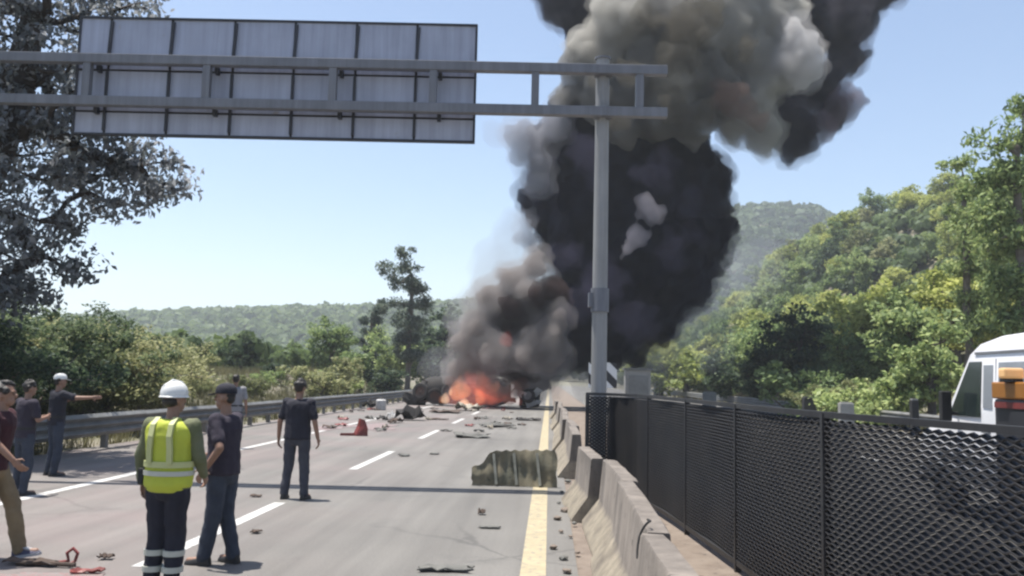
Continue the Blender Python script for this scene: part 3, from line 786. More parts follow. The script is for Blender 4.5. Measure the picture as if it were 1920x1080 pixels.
# big grey-blue tree at the left edge
lob = [((0.6, 0, 8.6), (2.8, 2.4, 2.4)), ((-1.5, 0.4, 10.5), (3.0, 2.8, 2.4)), ((2.9, -0.2, 6.1), (2.1, 1.6, 1.5)), ((1.2, 0.1, 5.0), (2.0, 1.7, 1.5)), ((-0.8, 0, 4.6), (2.0, 1.8, 1.3)),
       ((4.4, 0.0, 5.4), (1.1, 0.9, 0.55)), ((0.2, 0, 11.8), (3.0, 2.4, 1.6)), ((-3.2, 0, 7.2), (2.0, 2.0, 2.2)), ((2.2, 0.2, 9.6), (1.9, 1.6, 1.4)), ((0.4, 0.0, 3.6), (1.7, 1.2, 0.9)), ((3.3, 0, 4.9), (1.0, 0.9, 0.55)),
       ((2.0, 0, 4.1), (1.4, 1.1, 0.8)), ((0.9, 0, 3.2), (1.6, 1.1, 0.7)), ((-0.6, 0, 2.8), (1.6, 1.2, 0.8)), ((2.6, -0.3, 7.3), (1.8, 1.4, 1.2)), ((3.5, 0, 5.9), (1.3, 1.0, 0.7)), ((2.9, 0, 4.2), (0.9, 0.8, 0.6))]
big = make_tree('broadleaf_tree', crown_cloud(430, lob, 3, 0.3), [(0, 0, -0.3), (0.1, 0, 1.5), (0.15, 0.05, 3.0), (0.45, 0.05, 4.6), (1.1, 0, 6.2), (1.5, 0, 7.6), (1.7, 0, 9.0)], 0.46, 0.165, 80, 0.52, 'leaf_big', 'bark', 11, droop=0.7, aspect=0.5)
big.location = (-12.75, 17.6, 0.1)
tag(big, 'big grey leaved tree with dark trunk behind the sign at the left edge', 'tree')

def protos():
    P = {}
    for i, (mt, nm) in enumerate((('leaf_g', 'green'), ('leaf_yg', 'yg'), ('leaf_d', 'dark'), ('leaf_dry', 'dry'), ('leaf_g', 'green2'), ('leaf_yg', 'yg2'))):
        rg = np.random.default_rng(40 + i)
        lobes = [((rg.uniform(-1.1, 1.1), rg.uniform(-1.1, 1.1), rg.uniform(1.3, 3.6)), (rg.uniform(0.7, 1.3), rg.uniform(0.7, 1.3), rg.uniform(0.5, 1.0))) for _ in range(9)]
        P[nm] = make_tree('proto', crown_cloud(85, lobes, 50 + i, 0.3), [(0, 0, -0.3), (0.05, 0, 0.8), (0.1, 0.05, 1.8), (0.05, 0.1, 2.6)], 0.14, 0.23, 46, 0.42, mt, 'bark_pale' if i % 2 else 'bark', 60 + i, aspect=0.55)
    # low shrub
    for i, (mt, nm) in enumerate((('leaf_dry', 'shrub_dry'), ('leaf_g', 'shrub_green'), ('leaf_yg', 'shrub_yg'), ('leaf_d', 'shrub_dark'))):
        rg = np.random.default_rng(140 + i)
        lobes = [((rg.uniform(-1.0, 1.0), rg.uniform(-0.8, 0.8), rg.uniform(0.4, 1.4)), (rg.uniform(0.5, 0.9), rg.uniform(0.5, 0.9), rg.uniform(0.35, 0.7))) for _ in range(7)]
        P[nm] = make_tree('proto', crown_cloud(70, lobes, 150 + i, 0.2), [(0, 0, -0.3), (0.02, 0, 0.2), (0.05, 0, 0.5)], 0.07, 0.17, 45, 0.30, mt, 'bark_pale', 160 + i, aspect=0.5)
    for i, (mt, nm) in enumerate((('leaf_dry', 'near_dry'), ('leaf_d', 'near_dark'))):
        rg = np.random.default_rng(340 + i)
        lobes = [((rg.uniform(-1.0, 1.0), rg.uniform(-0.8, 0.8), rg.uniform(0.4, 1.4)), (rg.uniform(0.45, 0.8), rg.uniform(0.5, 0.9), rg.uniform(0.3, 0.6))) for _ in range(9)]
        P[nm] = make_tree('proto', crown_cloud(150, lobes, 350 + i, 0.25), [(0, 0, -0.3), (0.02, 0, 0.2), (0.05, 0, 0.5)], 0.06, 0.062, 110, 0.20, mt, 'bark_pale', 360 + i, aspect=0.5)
    # slender, open-crowned tall tree
    for i, (mt, nm) in enumerate((('leaf_e', 'slender'), ('leaf_g', 'slender_green'))):
        rg = np.random.default_rng(240 + i)
        lobes = []
        for s in range(4):
            bx, by = rg.uniform(-1.7, 1.7), rg.uniform(-1.2, 1.2); top = [11.6, 9.8, 8.2, 9.0][s]
            if s == 0: bx = 0.0
            for z in np.arange(3.0, top, 1.25):
                lobes.append(((bx * (z / top) + rg.normal(0, 0.35), by * (z / top) + rg.normal(0, 0.3), z), (0.62 + 0.25 * rg.random(), 0.6, 0.55)))
        P[nm] = make_tree('proto', crown_cloud(120, lobes, 250 + i, 0.1), [(0, 0, -0.3), (0.05, 0, 2.0), (0.0, 0.05, 4.0), (0.1, 0.1, 6.5), (0.05, 0.1, 9.0)], 0.2, 0.25, 75, 0.55, mt, 'bark_pale', 260 + i, aspect=0.4, droop=0.4)
    return P
P = protos(); used = set()
def plant(kind, x, y, scale, name, label, group, cat='tree', zs=1.0, sink=0.1):
    if kind in used: o = copy_tree(P[kind])
    else: o = P[kind]; used.add(kind)
    o.name = name
    o.location = (x, y, float(hgt(x, y)) - sink)
    o.rotation_euler = (0, 0, random.uniform(0, 6.28)); s = scale
    o.scale = (s, s, s * zs)
    tag(o, label, cat, group)
    return o
def plant_px(kind, px, top_py, y, hproto, name, label, group, cat='tree', wide=1.0):
    t = at(px, top_py, y); g = float(hgt(t.x, y)) - 0.1
    s = max(0.3, (t.z - g) / hproto)
    o = plant(kind, t.x, y, s * wide, name, label, group, cat, 1.0 / wide)
    return o
HT, HS, HE = 4.15, 1.8, 10.9
# left side, near to far
G1 = 'dry bushes behind the left guardrail'
for kd, px, py, d, wd, lb in (
    ('near_dry', 205, 590, 27, 1.3, 'large yellowish bush behind the man in the yellow vest'),
    ('near_dry', 150, 596, 29, 1.2, 'pale olive bushy tree under the big grey tree'),
    ('near_dry', 300, 635, 34, 1.3, 'pale dry bush rising above the white helmet'),
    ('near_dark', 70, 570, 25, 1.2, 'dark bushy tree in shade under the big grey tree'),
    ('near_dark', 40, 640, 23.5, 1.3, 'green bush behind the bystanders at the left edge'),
    ('near_dark', 35, 585, 19.8, 1.3, 'dark bush close behind the guardrail at the left edge'),  # dark leaf colour stands for the shade under the big tree
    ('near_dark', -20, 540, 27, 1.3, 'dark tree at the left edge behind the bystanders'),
    ('near_dry', 150, 660, 25.5, 1.2, 'pale dry bush behind the bystander with the white cap'),
    ('near_dry', 262, 690, 31, 1.0, 'low dry bush directly behind the left guardrail'),
    ('near_dry', 385, 700, 40, 1.2, 'small dry shrub on the bare bank left of the capped man')):
    plant_px(kd, px, py, d, HS if 'shrub' in kd or 'near' in kd else HT, 'bush', lb, G1, 'bush', wd)
G2 = 'trees and shrubs beyond the left guardrail'
for kd, px, py, d, wd, nm, lb in (
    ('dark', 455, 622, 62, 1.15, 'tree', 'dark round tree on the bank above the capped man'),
    ('green', 555, 640, 68, 1.0, 'tree', 'green tree rising above the lone man on the road'),
    ('green2', 622, 602, 70, 1.1, 'tree', 'tall bright tree right of the lone man'),
    ('green', 680, 640, 66, 1.1, 'tree', 'round green tree before the slender tall tree'),
    ('dry', 650, 655, 58, 1.1, 'tree', 'yellowish round tree in front of the green ones by the guardrail'),
    ('shrub_green', 500, 690, 55, 1.3, 'shrub', 'green shrub on the bank between capped man and lone man'),
    ('shrub_dark', 520, 680, 60, 1.3, 'shrub', 'dark shrub left of the lone man'),
    ('shrub_dry', 600, 690, 52, 1.3, 'shrub', 'pale shrub behind the guardrail right of the lone man'),
    ('shrub_dry', 470, 705, 45, 1.2, 'shrub', 'pale dry shrub close behind the guardrail by the capped man'),
    ('shrub_dark', 715, 690, 66, 1.3, 'shrub', 'dark shrub behind the guardrail near the wreck'),
    ('shrub_green', 640, 695, 60, 1.2, 'shrub', 'green shrub close behind the guardrail midway to the wreck'),
    ('green', 730, 620, 80, 1.0, 'tree', 'green tree at the foot of the slender tall tree'),
    ('dark', 840, 575, 92, 1.0, 'tree', 'brownish dark tree half veiled by smoke'),
    ('green', 800, 620, 95, 1.2, 'tree', 'green tree behind the left edge of the smoke'),
    ('green2', 420, 650, 85, 1.2, 'tree', 'green tree on the far bank behind the dark round tree'),
    ('shrub_green', 340, 680, 60, 1.4, 'shrub', 'green shrub beyond the pale dry bush'),
    ('yg', 350, 650, 95, 1.4, 'tree', 'yellow green tree on the far left slope')):
    plant_px(kd, px, py, d, HS if 'shrub' in kd else HT, nm, lb, G2, nm, wd)
plant_px('slender', 772, 466, 78, HE, 'slender_tree', 'tall slender open tree left of the smoke', G2, 'tree')
plant_px('slender', 700, 560, 84, HE, 'slender_tree', 'shorter slender tree beside the tallest one left of the smoke', G2, 'tree')
# right side: large individuals, then the wooded slope
G3 = 'tall trees at the right edge'
plant_px('slender_green', 1908, 178, 40, HE, 'slender_tree', 'tallest leafy tree at the right edge above the van', G3, 'tree', 0.95)
plant_px('slender_green', 1805, 290, 46, HE, 'slender_tree', 'tall open tree second from the right edge', G3, 'tree', 0.9)
plant_px('slender_green', 1985, 240, 48, HE, 'slender_tree', 'leafy tree cut off by the right edge', G3, 'tree', 1.0)
G4 = 'bushes along the far guardrail'
for kd, px, py, d, wd, lb in (
    ('dark', 1370, 660, 74, 1.4, 'dark shaded bush behind the small white block'),
    ('dark', 1440, 668, 66, 1.4, 'dark bush right of the small white block'),
    ('shrub_yg', 1240, 655, 100, 1.3, 'bright yellow green bush right of the gantry column'),
    ('yg', 1290, 640, 105, 1.3, 'bright yellow green tree right of the column'),
    ('yg2', 1230, 640, 120, 1.3, 'yellow green tree half veiled by smoke right of the column'),
    ('dark', 1505, 575, 62, 1.0, 'dark green tree standing above the dark box'),
    ('shrub_green', 1540, 680, 50, 1.2, 'green bush behind the dark box at the far guardrail'),
    ('green', 1600, 620, 54, 1.1, 'green bushy tree above the dark box and grey block'),
    ('green2', 1700, 560, 50, 1.1, 'leafy green tree left of the van'),
    ('yg', 1650, 545, 64, 1.2, 'yellow green tree behind the leafy green one left of the van'),
    ('yg2', 1790, 500, 56, 1.25, 'bright yellow green tree just above the van'),
    ('yg', 1880, 510, 50, 1.3, 'bright yellow green tree above the right end of the van'),
    ('green', 1745, 600, 40, 1.1, 'green bush close to the van windscreen'),
    ('shrub_green', 1640, 690, 42, 1.2, 'green bush by the black post at the far guardrail'),
    ('shrub_dry', 1580, 715, 44, 1.2, 'pale dry bush behind the grey concrete block'),
    ('green2', 1420, 610, 85, 1.2, 'green tree behind the dark shaded bush'),
    ('yg2', 1350, 625, 110, 1.2, 'yellow green tree left of the dark shaded bush'),
    ('green', 1560, 560, 75, 1.2, 'green tree right behind the dark green tree')):
    plant_px(kd, px, py, d, HS if 'shrub' in kd else HT, 'bush' if 'shrub' in kd else 'tree', lb, G4, 'bush' if 'shrub' in kd else 'tree', wd)
kinds = ['green', 'yg', 'green2', 'yg2', 'dark', 'green', 'yg2', 'green2', 'dry']
rg = random.Random(5); cnt = 0
cand = []
while cnt < 250:
    y = rg.uniform(62, 235); x = rg.uniform(17 + max(0, (y - 120)) * 0.16, 22 + y * 0.52)
    if x / y > 0.62 or x / y < 0.10: continue
    if any((x - a) ** 2 + (y - b) ** 2 < (2.2 + y * 0.012) ** 2 for a, b in cand): 
        cnt += 0.02; continue
    cand.append((x, y)); cnt += 1
for (x, y) in cand:
    far = y > 120
    plant(rg.choice(kinds), x, y, rg.uniform(0.95, 1.6) * (1 + (y - 60) / 420), 'hillside_tree', 'bushy green tree among the many covering the right hillside', 'trees covering the right hillside', 'tree', rg.uniform(0.85, 1.15))

# distant wooded slopes read as one mass
def wood(name, n, xr, yr, size, label, seed, k=16, q=1.0):
    rg = np.random.default_rng(seed)
    x = rg.uniform(*xr, n); y = rg.uniform(*yr, n); z = hgt(x, y)
    s = size * rg.uniform(0.6, 1.3, n)
    cen = np.stack([x, y, z + s * 0.55], 1).repeat(k, 0); ss = s.repeat(k)
    d = rg.normal(0, 1, (n * k, 3)); d /= np.linalg.norm(d, axis=1)[:, None]; d[:, 2] = np.abs(d[:, 2]) * 0.9 - 0.1
    pos = cen + d * ss[:, None] * 0.62 * rg.uniform(0.75, 1.1, (n * k, 1))
    ax = rg.normal(0, 1, (n * k, 3)); ax -= d * (ax * d).sum(1)[:, None] * 0.8; ax /= np.linalg.norm(ax, axis=1)[:, None]
    bx = np.cross(ax, d); bx /= np.linalg.norm(bx, axis=1)[:, None]
    L = ss[:, None] * rg.uniform(0.28, 0.52, (n * k, 1)) * q
    v = np.stack([pos - ax * L, pos + bx * L * 0.8 + d * L * 0.3, pos + ax * L, pos - bx * L * 0.8 + d * L * 0.3], 1).reshape(-1, 3)
    me = arr_mesh(name, v, np.arange(n * k * 4).reshape(-1, 4), M['leaf_far'])
    tag(link(bpy.data.objects.new(name, me)), label, 'forest', kind='stuff')
wood('forest', 5200, (-420, 60), (330, 680), 6.0, 'distant hazy wooded ridge left of the smoke', 1)
wood('forest', 5200, (30, 420), (330, 700), 6.5, 'distant hazy wooded ridge between smoke and right hillside', 2)
wood('undergrowth', 3200, (17, 120), (60, 240), 2.6, 'low undergrowth filling between the hillside trees', 3, 90, 0.42)
wood('undergrowth', 1300, (-120, -20), (60, 330), 2.4, 'low undergrowth on the left slope behind the guardrail', 4, 90, 0.42)

# dry grass tufts on the banks
def tufts(name, n, xr, yr, label, seed, h=0.4):
    rg = np.random.default_rng(seed)
    x = rg.uniform(*xr, n); y = yr[0] + (yr[1] - yr[0]) * rg.random(n) ** 1.6
    z = hgt(x, y); k = 9
    cx_ = x.repeat(k) + rg.normal(0, 0.10, n * k); cy_ = y.repeat(k) + rg.normal(0, 0.10, n * k); cz_ = z.repeat(k) - 0.02
    hh = h * rg.uniform(0.5, 1.4, n * k); a = rg.uniform(0, 6.28, n * k); le = rg.uniform(0.1, 0.6, n * k) * hh
    b0 = np.stack([cx_, cy_, cz_], 1); dx = np.stack([np.cos(a), np.sin(a), 0 * a], 1); px = np.stack([-np.sin(a), np.cos(a), 0 * a], 1)
    tip = b0 + dx * le[:, None]; tip[:, 2] += hh
    v = np.stack([b0 - px * 0.018, b0 + px * 0.018, tip], 1).reshape(-1, 3)
    me = arr_mesh(name, v, np.arange(n * k * 3).reshape(-1, 3), M['grass'])
    tag(link(bpy.data.objects.new(name, me)), label, 'grass', kind='stuff')
tufts('dry_grass', 5200, (-24, -10.7), (8, 90), 'dry grass on the bank behind the left guardrail', 8, 0.45)
tufts('dry_grass', 3500, (14.9, 30), (18, 110), 'dry grass on the verge behind the far guardrail', 9, 0.5)

# ------------------------------------------------------------------ people
CL = bpy.data.textures.new('cloth_folds', 'CLOUDS'); CL.noise_scale = 0.11; CL.noise_depth = 2
def tri_ring(c, rx, ry, n=14, ax=None):
    return [(c[0] + rx * math.cos(2 * math.pi * k / n), c[1] + ry * math.sin(2 * math.pi * k / n), c[2]) for k in range(n)]
def limb(mb, a, b, ra, rb, n=10, mid=None):
    a, b = Vector(a), Vector(b)
    pts = []; rad = []
    for t in np.linspace(0, 1, 7):
        pts.append(a.lerp(b, t)); r = ra + (rb - ra) * t
        if mid: r += mid * math.sin(math.pi * min(1, t * 1.25)) if t < 0.8 else 0
        rad.append(r)
    mb.tube(pts, rad, n); mb.ell(a, (ra, ra, ra), 10, 6); mb.ell(b, (rb, rb, rb), 10, 6)
def person(label, loc, rz, pose, cloth, height=1.74, group='people on the road', voxel=0.008):
    root = empty('person', loc, rz); tag(root, label, 'person', group)
    s = height / 1.75
    J = dict(pelvis=(0, 0, .95), chest=(0, .01, 1.28), neck=(0, -.005, 1.47), head=(0, .025, 1.635),
             sl=(-.185, 0, 1.42), el=(-.25, -.03, 1.14), wl=(-.27, .05, .90), sr=(.185, 0, 1.42), er=(.25, -.03, 1.14), wr=(.27, .05, .90),
             hl=(-.09, 0, .93), kl=(-.105, .02, .50), al=(-.115, -.03, .085), hr=(.09, 0, .93), kr=(.105, .02, .50), ar=(.115, -.03, .085),
             fl=(-.10, 1, 0), fr=(.10, 1, 0), look=0.0, wide=1.0)
    J.update(pose)
    V_ = {k: (Vector(v) * s if isinstance(v, tuple) and k not in ('fl', 'fr') else v) for k, v in J.items()}
    wdt = V_['wide']
    def torso(mb, g, arms=True):
        P0, P1 = V_['pelvis'], V_['neck']
        prof = [(0.0, .125, .085), (.10, .162, .115), (.22, .165, .112), (.40, .150, .105), (.58, .160, .115), (.76, .178, .122), (.88, .175, .108), (.95, .13, .088), (1.0, .07, .065)]
        rings = []
        for t, rx, ry in prof:
            c = Vector((P0.x, P0.y, P0.z - 0.10 * s)).lerp(P1, t)
            if 0.5 < t < 0.9: c = c + (V_['chest'] - Vector((P0.x, P0.y, P0.z)).lerp(P1, 0.62)) * 0.6
            rings.append(tri_ring(c, (rx * wdt + g) * s, (ry * wdt + g) * s))
        mb.loft(rings)
        for q in ('sl', 'sr') if arms else ():
            limb(mb, V_['neck'].lerp(V_[q], 0.35) - Vector((0, 0, .05 * s)), V_[q], (.055 + g) * s, (.056 + g) * s)
    body = MB(); torso(body, 0)
    limb(body, V_['neck'] - Vector((0, 0, .06 * s)), V_['head'] - Vector((0, .01, .05 * s)), .058 * s, .052 * s)
    hd = V_['head']; HR = Matrix.Rotation(V_['look'], 3, 'Z')
    def H(x, y, z): return hd + HR @ (Vector((x, y, z)) * s)
    body.ell(H(0, -.01, .02), (.076 * s, .096 * s, .105 * s), 16, 12, HR)
    body.ell(H(0, .03, -.055), (.055 * s, .062 * s, .062 * s), 12, 8, HR)
    body.ell(H(0, .098, -.01), (.013 * s, .02 * s, .024 * s), 8, 6, HR); body.ell(H(0, .075, -.055), (.028 * s, .02 * s, .012 * s), 8, 6, HR)
    body.ell(H(0, .078, .035), (.05 * s, .014 * s, .012 * s), 8, 6, HR)
    for sg in (-1, 1): body.ell(H(sg * .078, -.01, -.005), (.012 * s, .02 * s, .032 * s), 8, 6, HR)
    for q, sg in (('l', -1), ('r', 1)):
        limb(body, V_['s' + q], V_['e' + q], .050 * s, .041 * s); limb(body, V_['e' + q], V_['w' + q], .041 * s, .029 * s)
        limb(body, V_['h' + q], V_['k' + q], .083 * s, .058 * s); limb(body, V_['k' + q], V_['a' + q], .056 * s, .038 * s, mid=.008)
        # hand: palm, four curled fingers of different length, thumb from the side of the palm
        d = (V_['w' + q] - V_['e' + q]).normalized(); side = Vector((1, 0, 0)) if abs(d.x) < 0.8 else Vector((0, 0, 1))
        fw = d.cross(side).normalized(); side = fw.cross(d).normalized()
        if fw.y < 0: fw = -fw
        pc = V_['w' + q] + d * .05 * s
        rot = Matrix((side, fw, d)).transposed()
        body.ell(pc, (.017 * s, .040 * s, .055 * s), 10, 8, rot)
        for i, ln in enumerate((.072, .080, .074, .058)):
            b0 = pc + d * .040 * s + fw * (.028 - .019 * i) * s
            inn = side * (-sg) * .012 * s
            m1 = b0 + d * ln * .45 * s + inn; m2 = m1 + d * ln * .35 * s + inn * 2; m3 = m2 + d * ln * .2 * s + inn * 2.2
            body.tube([b0, m1, m2, m3], [.0095 * s, .0088 * s, .008 * s, .006 * s], 6)
        t0 = pc - d * .02 * s + fw * .034 * s; t1 = t0 + (fw * .8 + d * .6).normalized() * .038 * s; t2 = t1 + (d + fw * .2).normalized() * .03 * s
        body.tube([t0, t1, t2], [.012 * s, .0105 * s, .008 * s], 6)
        a = V_['a' + q]; f = Vector((V_['f' + q][0], V_['f' + q][1], 0)).normalized() if len(V_['f' + q]) == 3 and V_['f' + q][2] == 0 else Vector(V_['f' + q]).normalized()
        limb(body, a - f * .03 * s + Vector((0, 0, -.03 * s)), a + f * .16 * s + Vector((0, 0, -.045 * s)), .036 * s, .030 * s)
    me = modded(body.mesh('body'), [('REMESH', dict(mode='VOXEL', voxel_size=voxel * s)), ('SMOOTH', dict(factor=0.5, iterations=3)), ('DECIMATE', dict(ratio=0.4))])
    me.materials.append(M['skin']); me.polygons.foreach_set('use_smooth', [True] * len(me.polygons))
    link(bpy.data.objects.new('body', me), root)
    def garment(name, mb, mat, vox=0.011, fold=0.03, parent=root):
        me = modded(mb.mesh(name), [('REMESH', dict(mode='VOXEL', voxel_size=vox)), ('SMOOTH', dict(factor=0.5, iterations=5)),
                                    ('DISPLACE', dict(texture=CL, strength=fold, mid_level=0.5, texture_coords='LOCAL')), ('DECIMATE', dict(ratio=0.5))])
        me.materials.clear(); me.materials.append(M[mat]); me.polygons.foreach_set('use_smooth', [True] * len(me.polygons))
        return link(bpy.data.objects.new(name, me), parent)
    # shirt
    mb = MB(); torso(mb, .020)
    for q in 'lr':
        if cloth.get('sleeve', 'short') == 'short':
            limb(mb, V_['s' + q], V_['s' + q].lerp(V_['e' + q], .72), .068 * s, .066 * s)
        else:
            limb(mb, V_['s' + q], V_['e' + q], .068 * s, .058 * s); limb(mb, V_['e' + q], V_['e' + q].lerp(V_['w' + q], .95), .057 * s, .044 * s)
    mb.loft([tri_ring(V_['pelvis'] + Vector((0, 0, z * s)), rx * wdt * s, ry * wdt * s) for z, rx, ry in ((-.07, .19, .142), (.0, .188, .14), (.12, .18, .135), (.25, .17, .128))])
    garment('shirt', mb, cloth['shirt'])
    # trousers
    mb = MB()
    for q in 'lr':
        w_ = cloth.get('leg', 1.0)
        limb(mb, V_['h' + q], V_['k' + q], .102 * s * w_, .080 * s * w_); limb(mb, V_['k' + q], V_['a' + q] + Vector((0, 0, .0)), .080 * s * w_, .066 * s * w_)
    p0 = V_['pelvis']
    mb.loft([tri_ring(p0 + Vector((0, 0, z * s)), rx * s, ry * s) for z, rx, ry in ((-.16, .12, .10), (-.10, .175, .130), (.0, .182, .134), (.08, .172, .126))])
    tr = garment('trousers', mb, cloth['trousers'])
    # belt
    mb = MB(); mb.loft([tri_ring(p0 + Vector((0, 0, z * s)), .188 * s, .139 * s, 20) for z in (.055, .095)]); mb.build('belt', M['black'], root, smooth=True)
    # shoes
    for q in 'lr':
        a = V_['a' + q]; f = Vector(V_['f' + q]).normalized(); rt = Vector((f.y, -f.x, 0)).normalized()
        up = rt.cross(f).normalized()
        if up.z < 0: up = -up
        mb = MB(); rings = []
        for t, wd, hh in ((-.075, .024, .04), (-.065, .036, .085), (.0, .040, .10), (.06, .042, .075), (.12, .046, .058), (.17, .040, .045), (.195, .022, .03)):
            c = a + f * t * s + up * (-.083) * s
            rings.append([c + rt * (wd * s * cx_) + up * (hh * s * cz_) for cx_, cz_ in ((-1, 0), (1, 0), (1.02, .35), (.75, .8), (.35, 1), (-.35, 1), (-.75, .8), (-1.02, .35))])
        mb.loft(rings); sh = mb.build('shoe', M[cloth.get('shoe', 'shoe_dark')], root, smooth=True)
        if cloth.get('shoe') == 'shoe_blue':
            mb = MB(); c = a - up * .083 * s
            mb.loft([[c + f * t * s + rt * (wd * s * cx_) + up * (cz_ * s) for cx_, cz_ in ((-1, -.003), (1, -.003), (1, .024), (-1, .024))] for t, wd in ((-.08, .03), (-.06, .041), (.06, .046), (.13, .050), (.18, .04), (.20, .02))])
            mb.build('sole', M['shoe_white'], sh)
            mb = MB(); mb.loft([[a + f * t * s + rt * wd * cx_ * s + up * (zz + cz_) * s for cx_, cz_ in ((-1, 0), (1, 0), (1, .012), (-1, .012))] for t, wd, zz in ((.03, .034, .012), (.07, .036, -.012), (.11, .036, -.027))])
            mb.build('laces', M['shoe_white'], sh)
    # eyes
    for sg in (-1, 1):
        mb = MB().ell(H(sg * .032, .085, .015), (.011 * s, .006 * s, .007 * s), 8, 6, HR); mb.build('eye', M['hair'], root)
    hat = cloth.get('hat')
    if hat in (None, 'hair', 'cap', 'white_cap'):
        mb = MB(); 
        for i in range(26):
            a = random.uniform(0, 6.28); e = random.uniform(0.0, 1.4)
            v = Vector((math.cos(a) * math.cos(e) * .078, math.sin(a) * math.cos(e) * .096 - .012, math.sin(e) * .105 + .025))
            if v.y > .055 and v.z < .09: continue
            if hat in ('cap', 'white_cap') and (v.z > .045 or v.y > -.02): continue
            mb.ell(H(*v), (.03 * s, .03 * s, .028 * s), 8, 6)
        mb.ell(H(0, -.030, .042 if hat not in ('cap', 'white_cap') else .025), (.079 * s, .088 * s, .09 * s) if hat not in ('cap', 'white_cap') else (.074 * s, .080 * s, .05 * s), 14, 10, HR)
        mb.ell(H(0, -.045, -.01), (.066 * s, .06 * s, .055 * s), 12, 8, HR)
        hm = modded(mb.mesh('hair'), [('REMESH', dict(mode='VOXEL', voxel_size=.010)), ('SMOOTH', dict(factor=0.5, iterations=2))])
        hm.materials.append(M['hair']); link(bpy.data.objects.new('hair', hm), root)
    if hat in ('cap', 'white_cap'):
        mb = MB(); rings = []
        for z, r in ((.045, 1.13), (.075, 1.14), (.105, 1.06), (.13, .86), (.145, .55), (.152, .15)):
            rings.append([H(.078 * r * math.cos(a), .098 * r * math.sin(a) - .01, z) for a in np.linspace(0, 2 * math.pi, 18, endpoint=False)])
        mb.loft(rings)
        cm = 'navy' if hat == 'cap' else 'helmet'
        cp = mb.build('cap', M[cm], root, smooth=True)
        mb = MB()
        tp = [H(.072 * math.cos(a), .09 + .085 * math.sin(a), .05 - .02 * math.sin(a)) for a in np.linspace(0, math.pi, 10)]
        mb.add([p for p in tp] + [p - Vector((0, 0, .008 * s)) for p in tp], [tuple(range(10)), tuple(range(19, 9, -1))] + [(i, (i + 1) % 10, 10 + (i + 1) % 10, 10 + i) for i in range(10)])
        mb.build('visor', M[cm], cp)
    if hat == 'helmet':
        mb = MB(); rings = []
        for z, r in ((.02, 1.32), (.028, 1.32), (.035, 1.22), (.07, 1.22), (.11, 1.08), (.14, .82), (.158, .45), (.163, .12)):
            rings.append([H(.082 * r * math.cos(a), .102 * r * math.sin(a) - .01, z) for a in np.linspace(0, 2 * math.pi, 20, endpoint=False)])
        mb.loft(rings); hm = mb.build('helmet', M['helmet'], root, smooth=True)
        mb = MB(); mb.tube([H(0, -.125, .05), H(0, -.11, .12), H(0, -.03, .168), H(0, .06, .15), H(0, .11, .07)], .012 * s, 8); mb.build('ridge', M['helmet'], hm, smooth=True)
        mb = MB(); mb.ell(H(0, -.038, -.012), (.078 * s, .074 * s, .058 * s), 14, 10, HR); mb.build('hair', M['hair'], root, smooth=True)
    return root, V_, s, tri_ring, garment, torso

# the traffic officer in the lime vest, seen from behind
g = ground(303, 1112)
off, V_, s, ringf, garm, torso = person('officer in lime reflective vest and white helmet seen from behind', (g.x, g.y, 0), R(-8),
    dict(sl=(-.20, 0, 1.41), el=(-.27, .0, 1.15), wl=(-.275, .05, .91), sr=(.20, 0, 1.41), er=(.25, .04, 1.14), wr=(.22, .20, .98), kl=(-.085, .02, .50), al=(-.09, -.03, .085), kr=(.085, .02, .50), ar=(.10, -.03, .085), look=R(-25), wide=1.08),
    dict(shirt='green_sleeve', sleeve='long', trousers='navy', hat='helmet', leg=1.08), 1.67, voxel=0.007)
mb = MB(); torso(mb, .040, False)
for sg in (-1, 1): limb(mb, V_['neck'] + Vector((sg * .05, 0, -.055)), V_['neck'] + Vector((sg * .135, 0, -.085)), .068, .066)
mb.loft([ringf(V_['pelvis'] + Vector((0, 0, z * s)), rx * s, ry * s) for z, rx, ry in ((.02, .205, .160), (.10, .205, .160), (.25, .20, .155))])
# cut to vest: keep the torso volume, no sleeves
vest = garm('vest', mb, 'lime', 0.011, 0.02, off)
for nm, z0, z1, mt in (('waist_tape', .045, .085, 'reflect'), ('lower_tape', .115, .165, 'reflect_y')):
    mb = MB(); mb.loft([ringf(V_['pelvis'] + Vector((0, .002, z * s)), .222 * s, .176 * s, 26) for z in (z0, z1)]); mb.build(nm, M[mt], vest, smooth=True)
for sx in (-.085, .085):
    pts = [Vector((sx * 1.1, -.165, 1.10)), Vector((sx * 1.1, -.172, 1.22)), Vector((sx, -.176, 1.33)), Vector((sx, -.150, 1.43)), Vector((sx * .95, -.075, 1.488))]
    mb = MB()
    mb.loft([[p * s + Vector((dx * .022, dy, 0)) for dx, dy in ((-1, -.006), (1, -.006), (1, .02), (-1, .02))] for p in pts])
    mb.build('shoulder_tape', M['reflect_y'], vest)
for q in 'lr':
    for zf in (.30, .62):
        c = V_['a' + q].lerp(V_['k' + q], zf)
        r0 = .088 * s * (1.0 + .06 * zf)
        mb = MB(); mb.loft([ringf(c + Vector((0, 0, dz)), r0, r0, 20) for dz in (-.022, .022)]); mb.build('leg_tape', M['reflect'], off, smooth=True)
mb = MB().box((-.215 * s, -.05, .98 * s), (.05, .07, .13)); mb.build('radio_pouch', M['black'], off, bevel=0.01)

